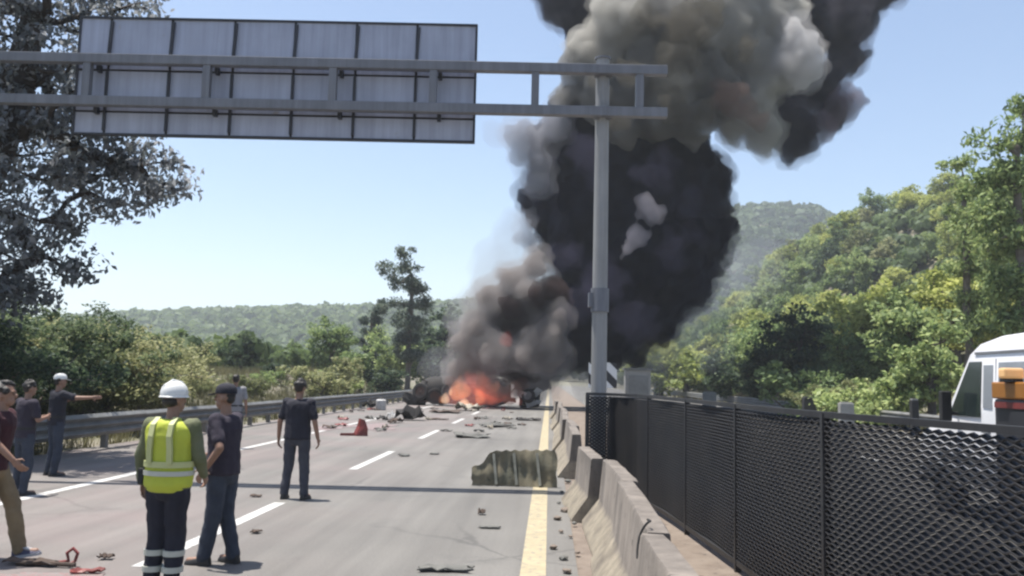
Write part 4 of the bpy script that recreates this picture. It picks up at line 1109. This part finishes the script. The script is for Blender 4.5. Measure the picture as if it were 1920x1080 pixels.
# man in the cap, turned towards the officer
g = ground(409, 1058)
person('man in dark cap, navy polo shirt and dark jeans beside the officer', (g.x, g.y, 0), R(76),
    dict(sl=(-.185, .0, 1.42), el=(-.27, -.13, 1.16), wl=(-.27, .03, .94), sr=(.185, 0, 1.42), er=(.22, .08, 1.16), wr=(.14, .28, 1.05), kl=(-.09, .02, .50), al=(-.10, .10, .085), kr=(.09, .0, .50), ar=(.10, -.10, .085), fr=(.25, 1, 0), look=R(8), wide=1.08),
    dict(shirt='plum', sleeve='short', trousers='denim', hat='cap', leg=1.05), 1.66, voxel=0.007)
# lone man further up the road, from behind
g = ground(552, 936)
person('lone man in black T-shirt and grey jeans standing on the lane line', (g.x, g.y, 0), R(-5),
    dict(kl=(-.12, .02, .50), al=(-.16, -.02, .085), kr=(.12, .02, .50), ar=(.15, -.02, .085), hl=(-.10, 0, .93), hr=(.10, 0, .93), el=(-.27, -.02, 1.14), wl=(-.30, .03, .90), er=(.27, -.02, 1.14), wr=(.30, .05, .90), wide=1.1),
    dict(shirt='navy', sleeve='short', trousers='denim_grey', hat='hair'), 1.70)
# walking man in tan trousers, half out of the frame
g = ground(-26, 1052)
person('walking man in maroon shirt and tan trousers cut off by the left edge', (g.x - 0.02, g.y, 0), R(-82),
    dict(hl=(-.09, 0, .92), kl=(-.10, .19, .52), al=(-.10, .28, .10), fl=(0, 1, .15), hr=(.09, 0, .92), kr=(.10, .0, .52), ar=(.10, -.36, .16), fr=(0, 1, -.5), el=(-.24, -.16, 1.18), wl=(-.22, -.10, .93), er=(.24, .12, 1.17), wr=(.2, .28, 1.0), neck=(0, .05, 1.46), chest=(0, .05, 1.28), head=(0, .08, 1.62), sl=(-.185, .05, 1.41), sr=(.185, .05, 1.41)),
    dict(shirt='maroon', sleeve='short', trousers='tan', hat='hair', shoe='shoe_blue', leg=1.02), 1.66, voxel=0.007)
# bystanders by the guardrail
g = ground(38, 928)
person('bystander in dark clothes by the guardrail behind the walking man', (g.x, g.y, 0), R(-30),
    dict(el=(-.25, .05, 1.16), wl=(-.12, .24, 1.18), er=(.25, .05, 1.16), wr=(.12, .26, 1.20)), dict(shirt='plum', trousers='denim', hat='hair'), 1.60, voxel=0.009)
g = ground(98, 892)
person('bystander with white cap in dark shirt raising an arm by the guardrail', (g.x, g.y, 0), R(-40),
    dict(sr=(.185, .02, 1.42), er=(.36, .18, 1.36), wr=(.44, .40, 1.37), el=(-.25, .08, 1.2), wl=(-.12, .25, 1.32)), dict(shirt='navy', trousers='denim', hat='white_cap'), 1.68, voxel=0.009)
g = at(441, 745, 21)
person('dark haired bystander in pale shirt by the guardrail behind the capped man', (g.x, 21, 0), R(15),
    dict(), dict(shirt='grey_cloth', trousers='denim', hat='hair'), 1.72, voxel=0.010)

# ------------------------------------------------------------------ burning wreck
WY = 56.0
def crumple(mb, amp, seed, sc=1.6):
    rg_ = random.Random(seed); ph = [rg_.uniform(0, 6.28) for _ in range(6)]
    mb.v = [(x + amp * math.sin(y * sc + z * sc * 1.3 + ph[0]) , y + amp * math.sin(x * sc * 1.1 + z * sc + ph[1]), z + amp * 0.8 * math.sin(x * sc * 1.2 + y * sc + ph[2])) for x, y, z in mb.v]
    return mb
c0 = at(880, 760, WY)
wr_ = empty('burning_tanker', (c0.x, WY, 0)); tag(wr_, 'burnt out tanker truck lying across the road in flames', 'truck')
mb = MB(); mb.tube([(x, 0.4 + 0.1 * math.sin(x), 0.95 - 0.02 * x) for x in np.linspace(-3.0, 2.6, 15)], [0.55, 0.80, 0.88] + [0.92 - 0.06 * (i % 3 == 1) for i in range(9)] + [0.86, 0.78, 0.5], 20); crumple(mb, 0.07, 3)
mb.build('tank', M['char'], wr_, smooth=True)
mb = MB()
for z, z2 in ((0.30, 0.55), (0.75, 0.42)):
    for t in range(8): mb.bar((-3.4 + 0.8 * t, -0.55, z + (z2 - z) * t / 8), (-2.58 + 0.8 * t, -0.55, z + (z2 - z) * (t + 1) / 8), 0.10, 0.14)
crumple(mb, 0.10, 5); mb.build('chassis', M['rust'], wr_)
for x in (-3.0, -2.1, -1.2, 1.6):
    e = wheel(wr_, x, -0.75, 0.5, 0.28, 'char', 'rust'); e.rotation_euler = (R(random.uniform(-15, 15)), R(random.uniform(-10, 10)), R(90 + random.uniform(-18, 18))); e.location.z = random.uniform(0.5, 0.95)
for i in range(9):
    a_ = (random.uniform(-3.4, 2.6), random.uniform(-0.8, 0.4), random.uniform(0.4, 1.5))
    b_2 = (a_[0] + random.uniform(-0.9, 0.9), a_[1] - random.uniform(0.0, 0.5), a_[2] + random.uniform(-0.3, 0.7))
    MB().bar(a_, b_2, 0.09, 0.05).build('bent_bar', M['rust' if i % 2 else 'char'], wr_)
mb = MB().ell((-3.45, 0.0, 0.45), (0.75, 0.8, 0.55), 14, 10); mb.ell((-3.2, -0.2, 1.0), (0.28, 0.3, 0.3), 10, 8); crumple(mb, 0.11, 8, 4.5); mb.build('rear_axle', M['char'], wr_)
# the torn cab at the right, black and white
c1 = at(1000, 752, 54.5)
cab = empty('wrecked_cab', (c1.x - 0.25, 54.5, 0)); tag(cab, 'torn white and black truck cab remains beside the median barrier', 'truck')
mb = crumple(MB().box((0, 0.5, 0.62), (1.2, 1.3, 1.1)), 0.12, 11, 2.2); mb.build('cab_shell', M['char'], cab, bevel=0.08)
for i, (x, y, z, sx, sz, r_y) in enumerate(((-0.45, -0.30, 0.85, 0.5, 0.42, 20), (0.1, -0.35, 0.30, 0.6, 0.36, -25), (0.45, -0.25, 1.0, 0.4, 0.55, 35), (0.55, -0.4, 0.42, 0.35, 0.25, 10))):
    mb = crumple(MB().box((0, 0, 0), (sx, 0.03, sz)), 0.03, 20 + i, 5); o = mb.build('torn_panel', M['white_wreck'], cab); o.location = (x, y, z); o.rotation_euler = (R(15), R(r_y), R(10 * i - 15))
e = wheel(cab, -0.05, -0.35, 0.42, 0.26, 'char', 'galv'); e.rotation_euler = (0, R(20), R(70)); e.location.z = 0.75

# ------------------------------------------------------------------ debris on the road
def sheet_debris(name, px, py, sx, sy, amp, mat, label, rz=0.0, seed=0, th=0.012, cat='debris', grp='wreckage scattered on the road'):
    g = ground(px, py); rg_ = np.random.default_rng(seed)
    nx_, ny_ = 7, 5; hgt_ = rg_.random((ny_, nx_)) * amp
    hgt_[2, :] += amp * 0.5
    top = []; bot = []
    for j in range(ny_):
        for i in range(nx_):
            ed = 1 + rg_.uniform(-0.18, 0.18)
            x = (i / (nx_ - 1) - 0.5) * sx * ed; y = (j / (ny_ - 1) - 0.5) * sy * ed
            top.append((x, y, hgt_[j, i] + th + 0.004)); bot.append((x, y, hgt_[j, i] + 0.004))
    n = nx_ * ny_; F = []
    for j in range(ny_ - 1):
        for i in range(nx_ - 1):
            a = j * nx_ + i; F.append((a, a + 1, a + nx_ + 1, a + nx_)); F.append((n + a, n + a + nx_, n + a + nx_ + 1, n + a + 1))
    per = [i for i in range(nx_)] + [j * nx_ + nx_ - 1 for j in range(1, ny_)] + [(ny_ - 1) * nx_ + i for i in range(nx_ - 2, -1, -1)] + [j * nx_ for j in range(ny_ - 2, 0, -1)]
    for a, b in zip(per, per[1:] + per[:1]): F.append((a, n + a, n + b, b))
    mb = MB(); mb.add(top + bot, F); o = mb.build(name, M[mat]); o.location = (g.x, g.y, 0.004); o.rotation_euler = (0, 0, R(rz))
    tag(o, label, cat, grp); return o
sheet_debris('scrap', 836, 1071, 0.46, 0.16, 0.03, 'grey_scrap', 'flat dark scrap at the bottom centre of the road', 4, 1)
sheet_debris('scrap', 918, 991, 0.24, 0.09, 0.012, 'grey_scrap', 'thin pale scrap near the yellow line', 0, 2)
sheet_debris('scrap', 903, 965, 0.09, 0.11, 0.05, 'brown', 'small dark lump on the right lane', 0, 3)
sheet_debris('scrap', 198, 1049, 0.12, 0.09, 0.03, 'brown', 'small dark scrap left of the officer', 10, 4)
sheet_debris('scrap', 885, 820, 1.0, 0.9, 0.10, 'grey_scrap', 'long flat grey scrap ahead on the right lane', 3, 5)
sheet_debris('scrap', 990, 788, 1.0, 1.0, 0.08, 'char', 'dark flat scrap close to the yellow line ahead', 0, 6)
sheet_debris('scrap', 770, 788, 1.1, 0.9, 0.40, 'char', 'black heap of scrap on the left lane ahead', 20, 7, 0.03)
sheet_debris('scrap', 836, 774, 1.4, 1.5, 0.12, 'brown', 'brown flat scrap before the flames', 0, 8)
sheet_debris('scrap', 880, 770, 1.3, 1.4, 0.30, 'pale_scrap', 'pale crumpled scrap right before the flames', 30, 9, 0.03)
sheet_debris('scrap', 930, 800, 0.8, 1.4, 0.10, 'grey_scrap', 'bent grey scrap between wreck and barrier', -35, 10)
sheet_debris('scrap', 742, 793, 0.3, 1.0, 0.14, 'brown', 'dark bent strip beside the black heap', -15, 11)
sheet_debris('scrap', 735, 786, 0.4, 0.6, 0.25, 'white_wreck', 'white scrap beside the black heap', 0, 12)
sheet_debris('scrap', 618, 803, 0.40, 0.6, 0.08, 'brown', 'small brown scrap by the edge line', 0, 13)
sheet_debris('scrap', 690, 765, 0.9, 0.8, 0.35, 'char', 'black scrap under the guardrail ahead', 0, 14)
sheet_debris('scrap', 815, 852, 0.2, 0.25, 0.02, 'grey_scrap', 'tiny grey scrap ahead of the middle lane dash', 0, 15)
sheet_debris('scrap', 758, 855, 0.22, 0.3, 0.03, 'grey_scrap', 'tiny scrap right of the nearer lane dash', 30, 16)
sheet_debris('scrap', 820, 787, 0.9, 0.5, 0.06, 'brown', 'brown splinter near the farther lane dash', 12, 17)
sheet_debris('scrap', 480, 1000, 0.10, 0.12, 0.02, 'brown', 'tiny brown scrap right of the capped man', 0, 18)
sheet_debris('scrap', 905, 785, 0.6, 0.5, 0.08, 'grey_scrap', 'small grey scrap in front of the flames', 40, 19)
sheet_debris('scrap', 480, 932, 0.14, 0.1, 0.02, 'brown', 'tiny scrap on the road left of the lone man', 0, 20)
for k in range(40):   # fine litter nearer the wreck
    px, py = random.uniform(620, 985), 767 + 45 * random.random() ** 1.7
    sheet_debris('scrap', px, py, random.uniform(0.15, 0.4), random.uniform(0.15, 0.5), random.uniform(0.03, 0.12), random.choice(['brown', 'grey_scrap', 'char', 'pale_scrap', 'red', 'brown']), 'small scrap fragment among the litter before the burning wreck', random.uniform(0, 90), 100 + k, 0.012, 'debris', 'fragments before the wreck')
# red plastic cone-like piece with foot
g = ground(676, 817)
r_ = empty('red_debris', (g.x, g.y, 0)); tag(r_, 'upright red broken piece standing on the left lane', 'debris')
mb = crumple(MB().tube([(0, 0, 0.0), (0.02, 0, 0.25), (0.05, 0, 0.48)], [0.22, 0.17, 0.10], 7), 0.03, 31, 6); mb.build('stump', M['red'], r_)
mb = crumple(MB().box((-0.3, 0, 0.04), (0.55, 0.3, 0.07)), 0.02, 32, 6); mb.build('foot', M['red'], r_)
# white container near the guardrail
g = ground(714, 769)
r_ = empty('white_drum', (g.x, g.y, 0)); tag(r_, 'small white round container beside the left guardrail', 'container')
MB().tube([(0, 0, 0), (0, 0, 0.08), (0, 0, 0.5), (0, 0, 0.56)], [0.24, 0.27, 0.27, 0.2], 16).build('drum', M['white_line'], r_, smooth=True); MB().tube([(0, 0, 0.56), (0, 0, 0.62)], 0.1, 12).build('cap', M['cement'], r_)
# red bent pipes at the lower left
g = ground(128, 1062)
r_ = empty('red_pipe', (g.x, g.y, 0)); tag(r_, 'bent red pipe loop lying at the lower left corner', 'debris')
MB().tube([(-0.30, -0.02, 0.03), (-0.1, 0, 0.03), (0.0, 0.0, 0.05), (-0.02, 0, 0.12), (0.03, 0.01, 0.16), (0.08, 0, 0.12), (0.06, 0, 0.05), (0.02, -0.03, 0.02)], 0.016, 8).build('pipe', M['red'], r_, smooth=True)
MB().tube([(-0.45, -0.06, 0.03), (-0.2, -0.05, 0.035), (0.1, -0.07, 0.03)], 0.02, 8).build('rod', M['brown'], r_, smooth=True)
sheet_debris('scrap', 60, 1060, 0.5, 0.14, 0.04, 'brown', 'brown scrap by the walking man shoe', -8, 21)
sheet_debris('scrap', 165, 1076, 0.25, 0.10, 0.03, 'red', 'red scrap in the spill at the lower left', 12, 22)

# olive corrugated sheet standing against the barrier, with scraped ribs
g0 = ground(884, 911)
r_ = empty('metal_sheet', (g0.x, g0.y, 0)); tag(r_, 'dark olive torn metal sheet standing across the yellow line', 'debris')
k_ = 14.9 / FPX
outline = [(0, .04), (0, .29), (.10, .34), (.2, .37), (.28, .55), (.45, .575), (1.2, .60), (1.37, .61), (1.42, .30), (1.46, .05), (.7, .01)]
outline = [(x * (1.42 / 1.46), z) for x, z in outline]
def edge_top(x):
    return np.interp(x, [0, .10, .2, .28, .45, 1.2, 1.37, 1.42], [.29, .33, .37, .55, .575, .60, .61, .55])
mb = MB(); cols = 44; rings = []
for i in range(cols + 1):
    x = 1.42 * i / cols
    yy = 0.010 * math.sin(x * 2 * math.pi / 0.17) + 0.07 * math.sin(x * 2.2)
    zt_ = float(edge_top(x)) + 0.012 * math.sin(x * 37)
    lean = 0.22
    n_ = 5
    ring = [(x + 0.015 * math.sin(j * 2.0 + i * .3), yy + lean * (zt_ * j / n_) * 0.8 + 0.02 * math.sin(j * 1.7 + x * 5), zt_ * j / n_ + 0.006) for j in range(n_ + 1)]
    ring += [(p[0], p[1] + 0.012, p[2]) for p in reversed(ring)]
    rings.append(ring)
mb.loft(rings); mb.build('sheet', M['olive'], r_, smooth=True)
for x in (.40, .74, 1.13):
    zt_ = float(edge_top(x)); yy = 0.010 * math.sin(x * 2 * math.pi / 0.17) + 0.07 * math.sin(x * 2.2)
    MB().bar((x + .015, yy - .03, .03), (x - .05, yy + .17 * zt_ - .02, zt_ * .93), 0.045, 0.035, (0, 1, 0)).build('rib', M['olive_pale'], r_)

# ------------------------------------------------------------------ smoke and flames
T1 = bpy.data.textures.new('billow_a', 'CLOUDS'); T1.noise_scale = 2.6; T1.noise_depth = 2
T2 = bpy.data.textures.new('billow_b', 'CLOUDS'); T2.noise_scale = 0.8; T2.noise_depth = 3
TV1 = bpy.data.textures.new('cauliflower_a', 'VORONOI'); TV1.noise_scale = 1.5; TV1.noise_intensity = 1.0
TV2 = bpy.data.textures.new('cauliflower_b', 'VORONOI'); TV2.noise_scale = 0.62; TV2.noise_intensity = 1.0
def smoke_mat(name, col, dens, aniso=0.0):
    m = bpy.data.materials.new(name); m.use_nodes = True; nt = m.node_tree
    nt.nodes.remove(nt.nodes['Principled BSDF']); out = nt.nodes['Material Output']
    v = nt.nodes.new('ShaderNodeVolumePrincipled')
    v.inputs['Color'].default_value = (*col, 1); v.inputs['Density'].default_value = dens; v.inputs['Anisotropy'].default_value = aniso
    nt.links.new(v.outputs[0], out.inputs['Volume'])
    return m
TV1.noise_scale = 1.1; TV2.noise_scale = 0.5
def billow(name, blobs, mat, parent, voxel=0.20, d1=1.0, dv=0.6, dv2=0.3, seed=0, kids=11, fine=True, halo=None):
    rg_ = random.Random(seed); mb = MB(); hb = MB()
    for b in blobs:
        px, py, r = b[:3]; dy = b[3] if len(b) > 3 else 0.0
        y = 59.0 + dy; c = at(px, py, y); rr = r * y / FPX
        mb.ell(c, (rr, rr, rr), 14, 10)
        hb.ell(c, (rr + 0.45, rr + 0.45, rr + 0.45), 12, 8)
        for k in range(kids):
            v = Vector((rg_.gauss(0, 1), rg_.gauss(0, 1), rg_.gauss(0, 1))).normalized()
            q = rr * rg_.uniform(0.24, 0.50); kc = c + v * rr * 0.86; mb.ell(kc, (q, q, q), 10, 8)
            if k % 2 == 0: hb.ell(kc, (q + 0.3, q + 0.3, q + 0.3), 10, 7)
            if fine:
                for g_ in range(4):
                    u = (v + 0.9 * Vector((rg_.gauss(0, 1), rg_.gauss(0, 1), rg_.gauss(0, 1)))).normalized()
                    q2 = q * rg_.uniform(0.3, 0.55); mb.ell(kc + u * q * 0.85, (q2, q2, q2), 8, 6)
    def fin(m_, nm, stack, mt):
        me = modded(m_.mesh(nm), stack); me.materials.clear(); me.materials.append(mt)
        me.polygons.foreach_set('use_smooth', [True] * len(me.polygons))
        return link(bpy.data.objects.new(nm, me), parent)
    st = [('REMESH', dict(mode='VOXEL', voxel_size=voxel)), ('DISPLACE', dict(texture=T1, strength=d1, mid_level=0.5, texture_coords='LOCAL')),
          ('DISPLACE', dict(texture=TV1, strength=-dv, mid_level=0.45, texture_coords='LOCAL'))]
    if fine: st += [('DISPLACE', dict(texture=TV2, strength=-dv2, mid_level=0.45, texture_coords='LOCAL'))]
    st += [('REMESH', dict(mode='VOXEL', voxel_size=voxel * 0.8))]
    fin(mb, name, st, mat)
    if halo:
        fin(hb, 'smoke_wisps', [('REMESH', dict(mode='VOXEL', voxel_size=0.3)), ('DISPLACE', dict(texture=T1, strength=1.3, mid_level=0.5, texture_coords='LOCAL')), ('DISPLACE', dict(texture=T2, strength=1.7, mid_level=0.5, texture_coords='LOCAL')), ('REMESH', dict(mode='VOXEL', voxel_size=0.18))], smoke_mat(name + '_wisps', *halo))
SM = empty('smoke_plume', (0, 0, 0)); tag(SM, 'towering black and grey smoke plume rising from the burning wreck', 'smoke', kind='stuff')
dark = [(1005, 705, 36), (1035, 655, 50), (1085, 605, 72), (1150, 575, 84), (1205, 550, 85), (1245, 500, 98), (1285, 445, 78), (1180, 450, 125), (1095, 455, 80), (1060, 395, 62), (1150, 340, 115), (1262, 350, 88), (1312, 385, 48), (1022, 405, 28), (1050, 310, 58), (1120, 250, 95), (1220, 265, 90), (1310, 315, 40), (1325, 470, 40), (1245, 565, 42), (1335, 345, 24), (1020, 480, 26), (1350, 420, 24), (1368, 448, 13), (1352, 375, 14), (1000, 385, 18), (988, 360, 11), (1335, 510, 20), (1295, 548, 26), (1000, 330, 16), (1362, 330, 10), (1340, 300, 14), (1210, 615, 30), (1150, 645, 30), (1008, 440, 16)]
up = [(1055, 5, 45, 4), (1035, -35, 45, 4), (1085, 30, 30, 4), (1150, -60, 130, 5), (1300, -90, 170, 5), (1575, 45, 58, 4), (1610, 0, 48, 4), (1660, -40, 50, 4), (1590, 115, 34, 4), (1400, 30, 120, 7), (1490, 245, 46, 1), (1478, 292, 22, 1), (1460, 200, 52, 3), (1250, 120, 120, 7), (1535, 165, 48, 4), (1560, 210, 30, 3)]
grey = [(1130, 95, 58, -4), (1170, 45, 62, -5), (1255, 145, 60, -5), (1325, 60, 76, -4), (1395, 125, 66, -3), (1400, 35, 72, -3), (1380, 220, 44, -4), (1430, 250, 34, -4), (1470, 125, 46, -2), (1440, 5, 62, -2), (1330, -50, 100, -2), (1415, 180, 40, -4)]
grey2 = [(1088, 130, 46, -4), (1062, 185, 30, -4), (1190, 170, 52, -5), (1125, 190, 46, -5), (1240, 55, 72, -5), (1335, 155, 58, -5), (1240, 220, 48, -5), (1305, 235, 42, -5), (1180, -30, 80, -3), (1172, 245, 34, -5), (1290, 10, 60, -4), (1090, 75, 36, -3), (1215, 110, 44, -6)]
lump = [(1500, 92, 36, -5), (1512, 128, 28, -5), (1490, 62, 26, -5), (1478, 118, 26, -5), (1505, 160, 20, -5)]
white = [(1210, 380, 23, -8), (1230, 402, 21, -8.2), (1198, 400, 12, -8), (1194, 442, 22, -8), (1176, 468, 12, -8), (1248, 396, 9, -8), (1214, 440, 10, -8), (1165, 484, 8, -8)]
left = [(985, 262, 30, -3), (1008, 300, 30, -3), (958, 252, 18, -3), (1015, 340, 24, -3), (988, 420, 18, -2), (992, 455, 22, -2), (975, 295, 18, -3), (1040, 235, 30, -4)]
low = [(1000, 500, 28, -5), (965, 530, 34, -5), (930, 568, 36, -5), (905, 610, 36, -5), (875, 645, 30, -5), (1022, 632, 38, -6), (905, 682, 34, -4), (862, 692, 26, -4), (1045, 598, 22, -6), (1000, 662, 34, -6), (1035, 660, 26, -6), (930, 660, 26, -6), (985, 545, 24, -6)]
low_dark = [(1032, 555, 36, -5), (990, 592, 40, -5), (950, 610, 36, -4.5), (950, 650, 34, -4), (970, 690, 36, -4.5), (1005, 555, 26, -6), (960, 575, 24, -6), (1060, 570, 22, -5)]
mauve = [(1582, 200, 34, 2), (1602, 190, 22, 2), (1545, 238, 34, 2)]
veil = [(890, 590, 62, -1), (940, 510, 60, -1), (1150, 690, 66, 2), (1215, 650, 66, 4), (1010, 705, 55, -3), (825, 690, 40, -1), (1265, 605, 50, 5), (1090, 700, 50, 0), (965, 430, 40, 0), (1180, 720, 60, 3), (930, 250, 26, 0)]
folds = [(1095, 300, 34, -8), (1120, 345, 26, -8), (1255, 475, 40, -9), (1140, 520, 44, -9), (1290, 385, 30, -8), (1062, 470, 34, -8), (1215, 330, 30, -9), (1090, 560, 34, -8), (1180, 600, 36, -8), (1300, 440, 26, -9), (1235, 300, 26, -8)]
billow('dark_smoke', dark, smoke_mat('smoke_black', (0.006, 0.0065, 0.024), 3.0), SM, 0.18, 2.0, 0.9, 0.45, seed=1, halo=((0.05, 0.053, 0.09), 0.55))
billow('dark_smoke', up, smoke_mat('smoke_black_upper', (0.04, 0.037, 0.06), 2.2), SM, 0.20, 1.3, 0.7, 0.35, seed=2, halo=((0.14, 0.135, 0.17), 0.4))
billow('dark_folds', folds, smoke_mat('smoke_folds', (0.06, 0.058, 0.095), 0.30), SM, 0.20, 2.4, 1.2, 0.6, seed=12)
billow('grey_smoke', grey, smoke_mat('smoke_grey', (0.58, 0.565, 0.535), 1.5), SM, 0.16, 0.9, 0.45, 0.25, seed=3, halo=((0.5, 0.49, 0.46), 0.4))
billow('grey_smoke', grey2, smoke_mat('smoke_mid_grey', (0.30, 0.295, 0.285), 1.3), SM, 0.16, 0.9, 0.45, 0.25, seed=9)
billow('pale_smoke', lump, smoke_mat('smoke_lump', (0.72, 0.71, 0.71), 1.5), SM, 0.14, 0.5, 0.35, 0.2, seed=24, halo=((0.6, 0.59, 0.6), 0.3))
billow('pale_smoke', white, smoke_mat('smoke_pale', (0.36, 0.35, 0.40), 0.8), SM, 0.13, 0.5, 0.4, 0.25, seed=4)
billow('side_smoke', left, smoke_mat('smoke_side', (0.38, 0.39, 0.44), 1.0), SM, 0.17, 0.8, 0.5, 0.3, seed=5, halo=((0.42, 0.43, 0.48), 0.25))
billow('low_smoke', low, smoke_mat('smoke_low', (0.39, 0.35, 0.335), 1.6), SM, 0.14, 0.7, 0.45, 0.25, seed=6, halo=((0.42, 0.40, 0.40), 0.4))
billow('low_smoke', low_dark, smoke_mat('smoke_low_dark', (0.09, 0.066, 0.066), 2.2), SM, 0.14, 0.7, 0.45, 0.25, seed=10)
browns = [(1285, 50, 44, -8), (1335, 30, 36, -8), (1250, 105, 26, -8), (1215, 30, 30, -8), (1300, 110, 30, -8), (1180, 140, 22, -9), (1110, 150, 20, -8), (1400, 95, 26, -7), (1260, 200, 34, -8), (1320, 215, 26, -8), (1150, 215, 26, -8)]
billow('brown_smoke', browns, smoke_mat('smoke_dark_brown', (0.13, 0.12, 0.10), 0.75), SM, 0.16, 1.6, 0.8, 0.4, seed=21)
billow('brown_smoke', [(1368, 180, 30, -7), (1395, 205, 24, -7), (1352, 160, 18, -7), (1415, 225, 20, -7)], smoke_mat('smoke_red_brown', (0.22, 0.15, 0.13), 0.6), SM, 0.16, 1.2, 0.6, 0.3, seed=22)
billow('mauve_smoke', mauve, smoke_mat('smoke_mauve', (0.26, 0.22, 0.27), 1.0), SM, 0.17, 0.8, 0.5, 0.3, seed=7)
billow('thin_smoke', veil + [(880, 735, 40, -6), (930, 735, 40, -6)], smoke_mat('smoke_thin', (0.36, 0.36, 0.39), 0.13), SM, 0.36, 1.6, 0.8, 0.4, seed=8, fine=False)

billow('drifting_smoke', [(1300, 590, 60, 8), (1360, 540, 62, 12), (1420, 500, 55, 16), (1330, 640, 50, 10), (1250, 660, 50, 6)], smoke_mat('smoke_drift', (0.42, 0.44, 0.50), 0.045), SM, 0.4, 2.0, 0.8, 0.4, seed=15, fine=False)
billow('low_smoke', [(925, 728, 16, -7), (955, 738, 18, -7), (905, 712, 14, -7), (975, 725, 18, -6), (845, 715, 12, -7)], smoke_mat('smoke_brown', (0.22, 0.14, 0.12), 0.9), SM, 0.14, 0.5, 0.4, 0.2, seed=16)

def flame_mat(name, col, st):
    m = bpy.data.materials.new(name); m.use_nodes = True; nt = m.node_tree
    nt.nodes.remove(nt.nodes['Principled BSDF']); out = nt.nodes['Material Output']
    e = nt.nodes.new('ShaderNodeEmission'); e.inputs[0].default_value = (*col, 1); e.inputs[1].default_value = st
    nt.links.new(e.outputs[0], out.inputs['Volume']); return m
FM = [flame_mat('flame_red', (1.0, 0.18, 0.09), 0.075), flame_mat('flame_orange', (1.0, 0.34, 0.14), 0.24), flame_mat('flame_pale', (1.0, 0.62, 0.40), 0.62), flame_mat('firelit_smoke_glow', (1.0, 0.14, 0.07), 0.05)]
FR = empty('fire', (0, 0, 0)); tag(FR, 'red and orange flames burning along the overturned tanker', 'fire', kind='stuff')
def flame(px, py, w_, h_, mi, y, seed):
    rg_ = random.Random(seed); b = at(px, py, y); ww, hh = w_ * y / FPX, h_ * y / FPX
    pts = []; rad = []
    for t in np.linspace(0, 1, 9):
        pts.append((b.x + 0.25 * ww * math.sin(t * 4 + seed), y + 0.2 * ww * math.cos(t * 3 + seed), b.z + hh * t)); rad.append(max(0.01, ww * (0.35 + 0.75 * math.sin(math.pi * min(1, t * 1.15 + 0.22))) * (1 - t ** 2.2)))
    mb = MB().tube(pts, rad, 12)
    me = modded(mb.mesh('flame'), [('REMESH', dict(mode='VOXEL', voxel_size=0.12)), ('DISPLACE', dict(texture=T2, strength=0.45, mid_level=0.5, texture_coords='LOCAL')), ('REMESH', dict(mode='VOXEL', voxel_size=0.10)), ('SMOOTH', dict(factor=0.5, iterations=2))])
    me.materials.clear(); me.materials.append(FM[mi]); me.polygons.foreach_set('use_smooth', [True] * len(me.polygons))
    link(bpy.data.objects.new('flame', me), FR)
FL_ = ((850, 760, 20, 55, 0), (880, 760, 26, 72, 0), (910, 758, 24, 60, 0), (935, 756, 20, 46, 0), (836, 758, 9, 40, 2), (845, 742, 6, 30, 2), (868, 763, 13, 26, 2), (880, 765, 9, 20, 2), (898, 758, 10, 40, 1), (865, 748, 20, 60, 1), (920, 748, 18, 45, 0),
       (955, 756, 14, 34, 0), (948, 650, 14, 50, 3), (885, 735, 30, 48, 0), (826, 758, 7, 30, 1), (858, 728, 8, 34, 1), (905, 722, 9, 38, 0), (930, 735, 9, 34, 1), (875, 715, 8, 34, 0), (970, 758, 8, 24, 0))
for i, (px, py, w_, h_, mi) in enumerate(FL_):
    flame(px, py, w_, h_, mi, WY - 2.4 if i != 12 else 51.5, i)  # the separate one is a faint emissive volume standing for fire-lit smoke

# ------------------------------------------------------------------ haze
def haze():
    x0, x1, y0, y1, z0, z1 = -1320, 1320, -220, 1420, -4, 150
    mb = MB().box(((x0 + x1) / 2, (y0 + y1) / 2, (z0 + z1) / 2), (x1 - x0, y1 - y0, z1 - z0))
    m = bpy.data.materials.new('haze_air'); m.use_nodes = True; nt = m.node_tree
    nt.nodes.remove(nt.nodes['Principled BSDF'])
    v = nt.nodes.new('ShaderNodeVolumePrincipled'); v.inputs['Color'].default_value = (0.86, 0.92, 1.0, 1); v.inputs['Density'].default_value = 0.00046; v.inputs['Anisotropy'].default_value = 0.3
    nt.links.new(v.outputs[0], nt.nodes['Material Output'].inputs['Volume'])
    o = mb.build('haze', m); tag(o, 'thin pale haze over the whole valley', 'haze', kind='stuff')
HAZE = True
if HAZE: haze()
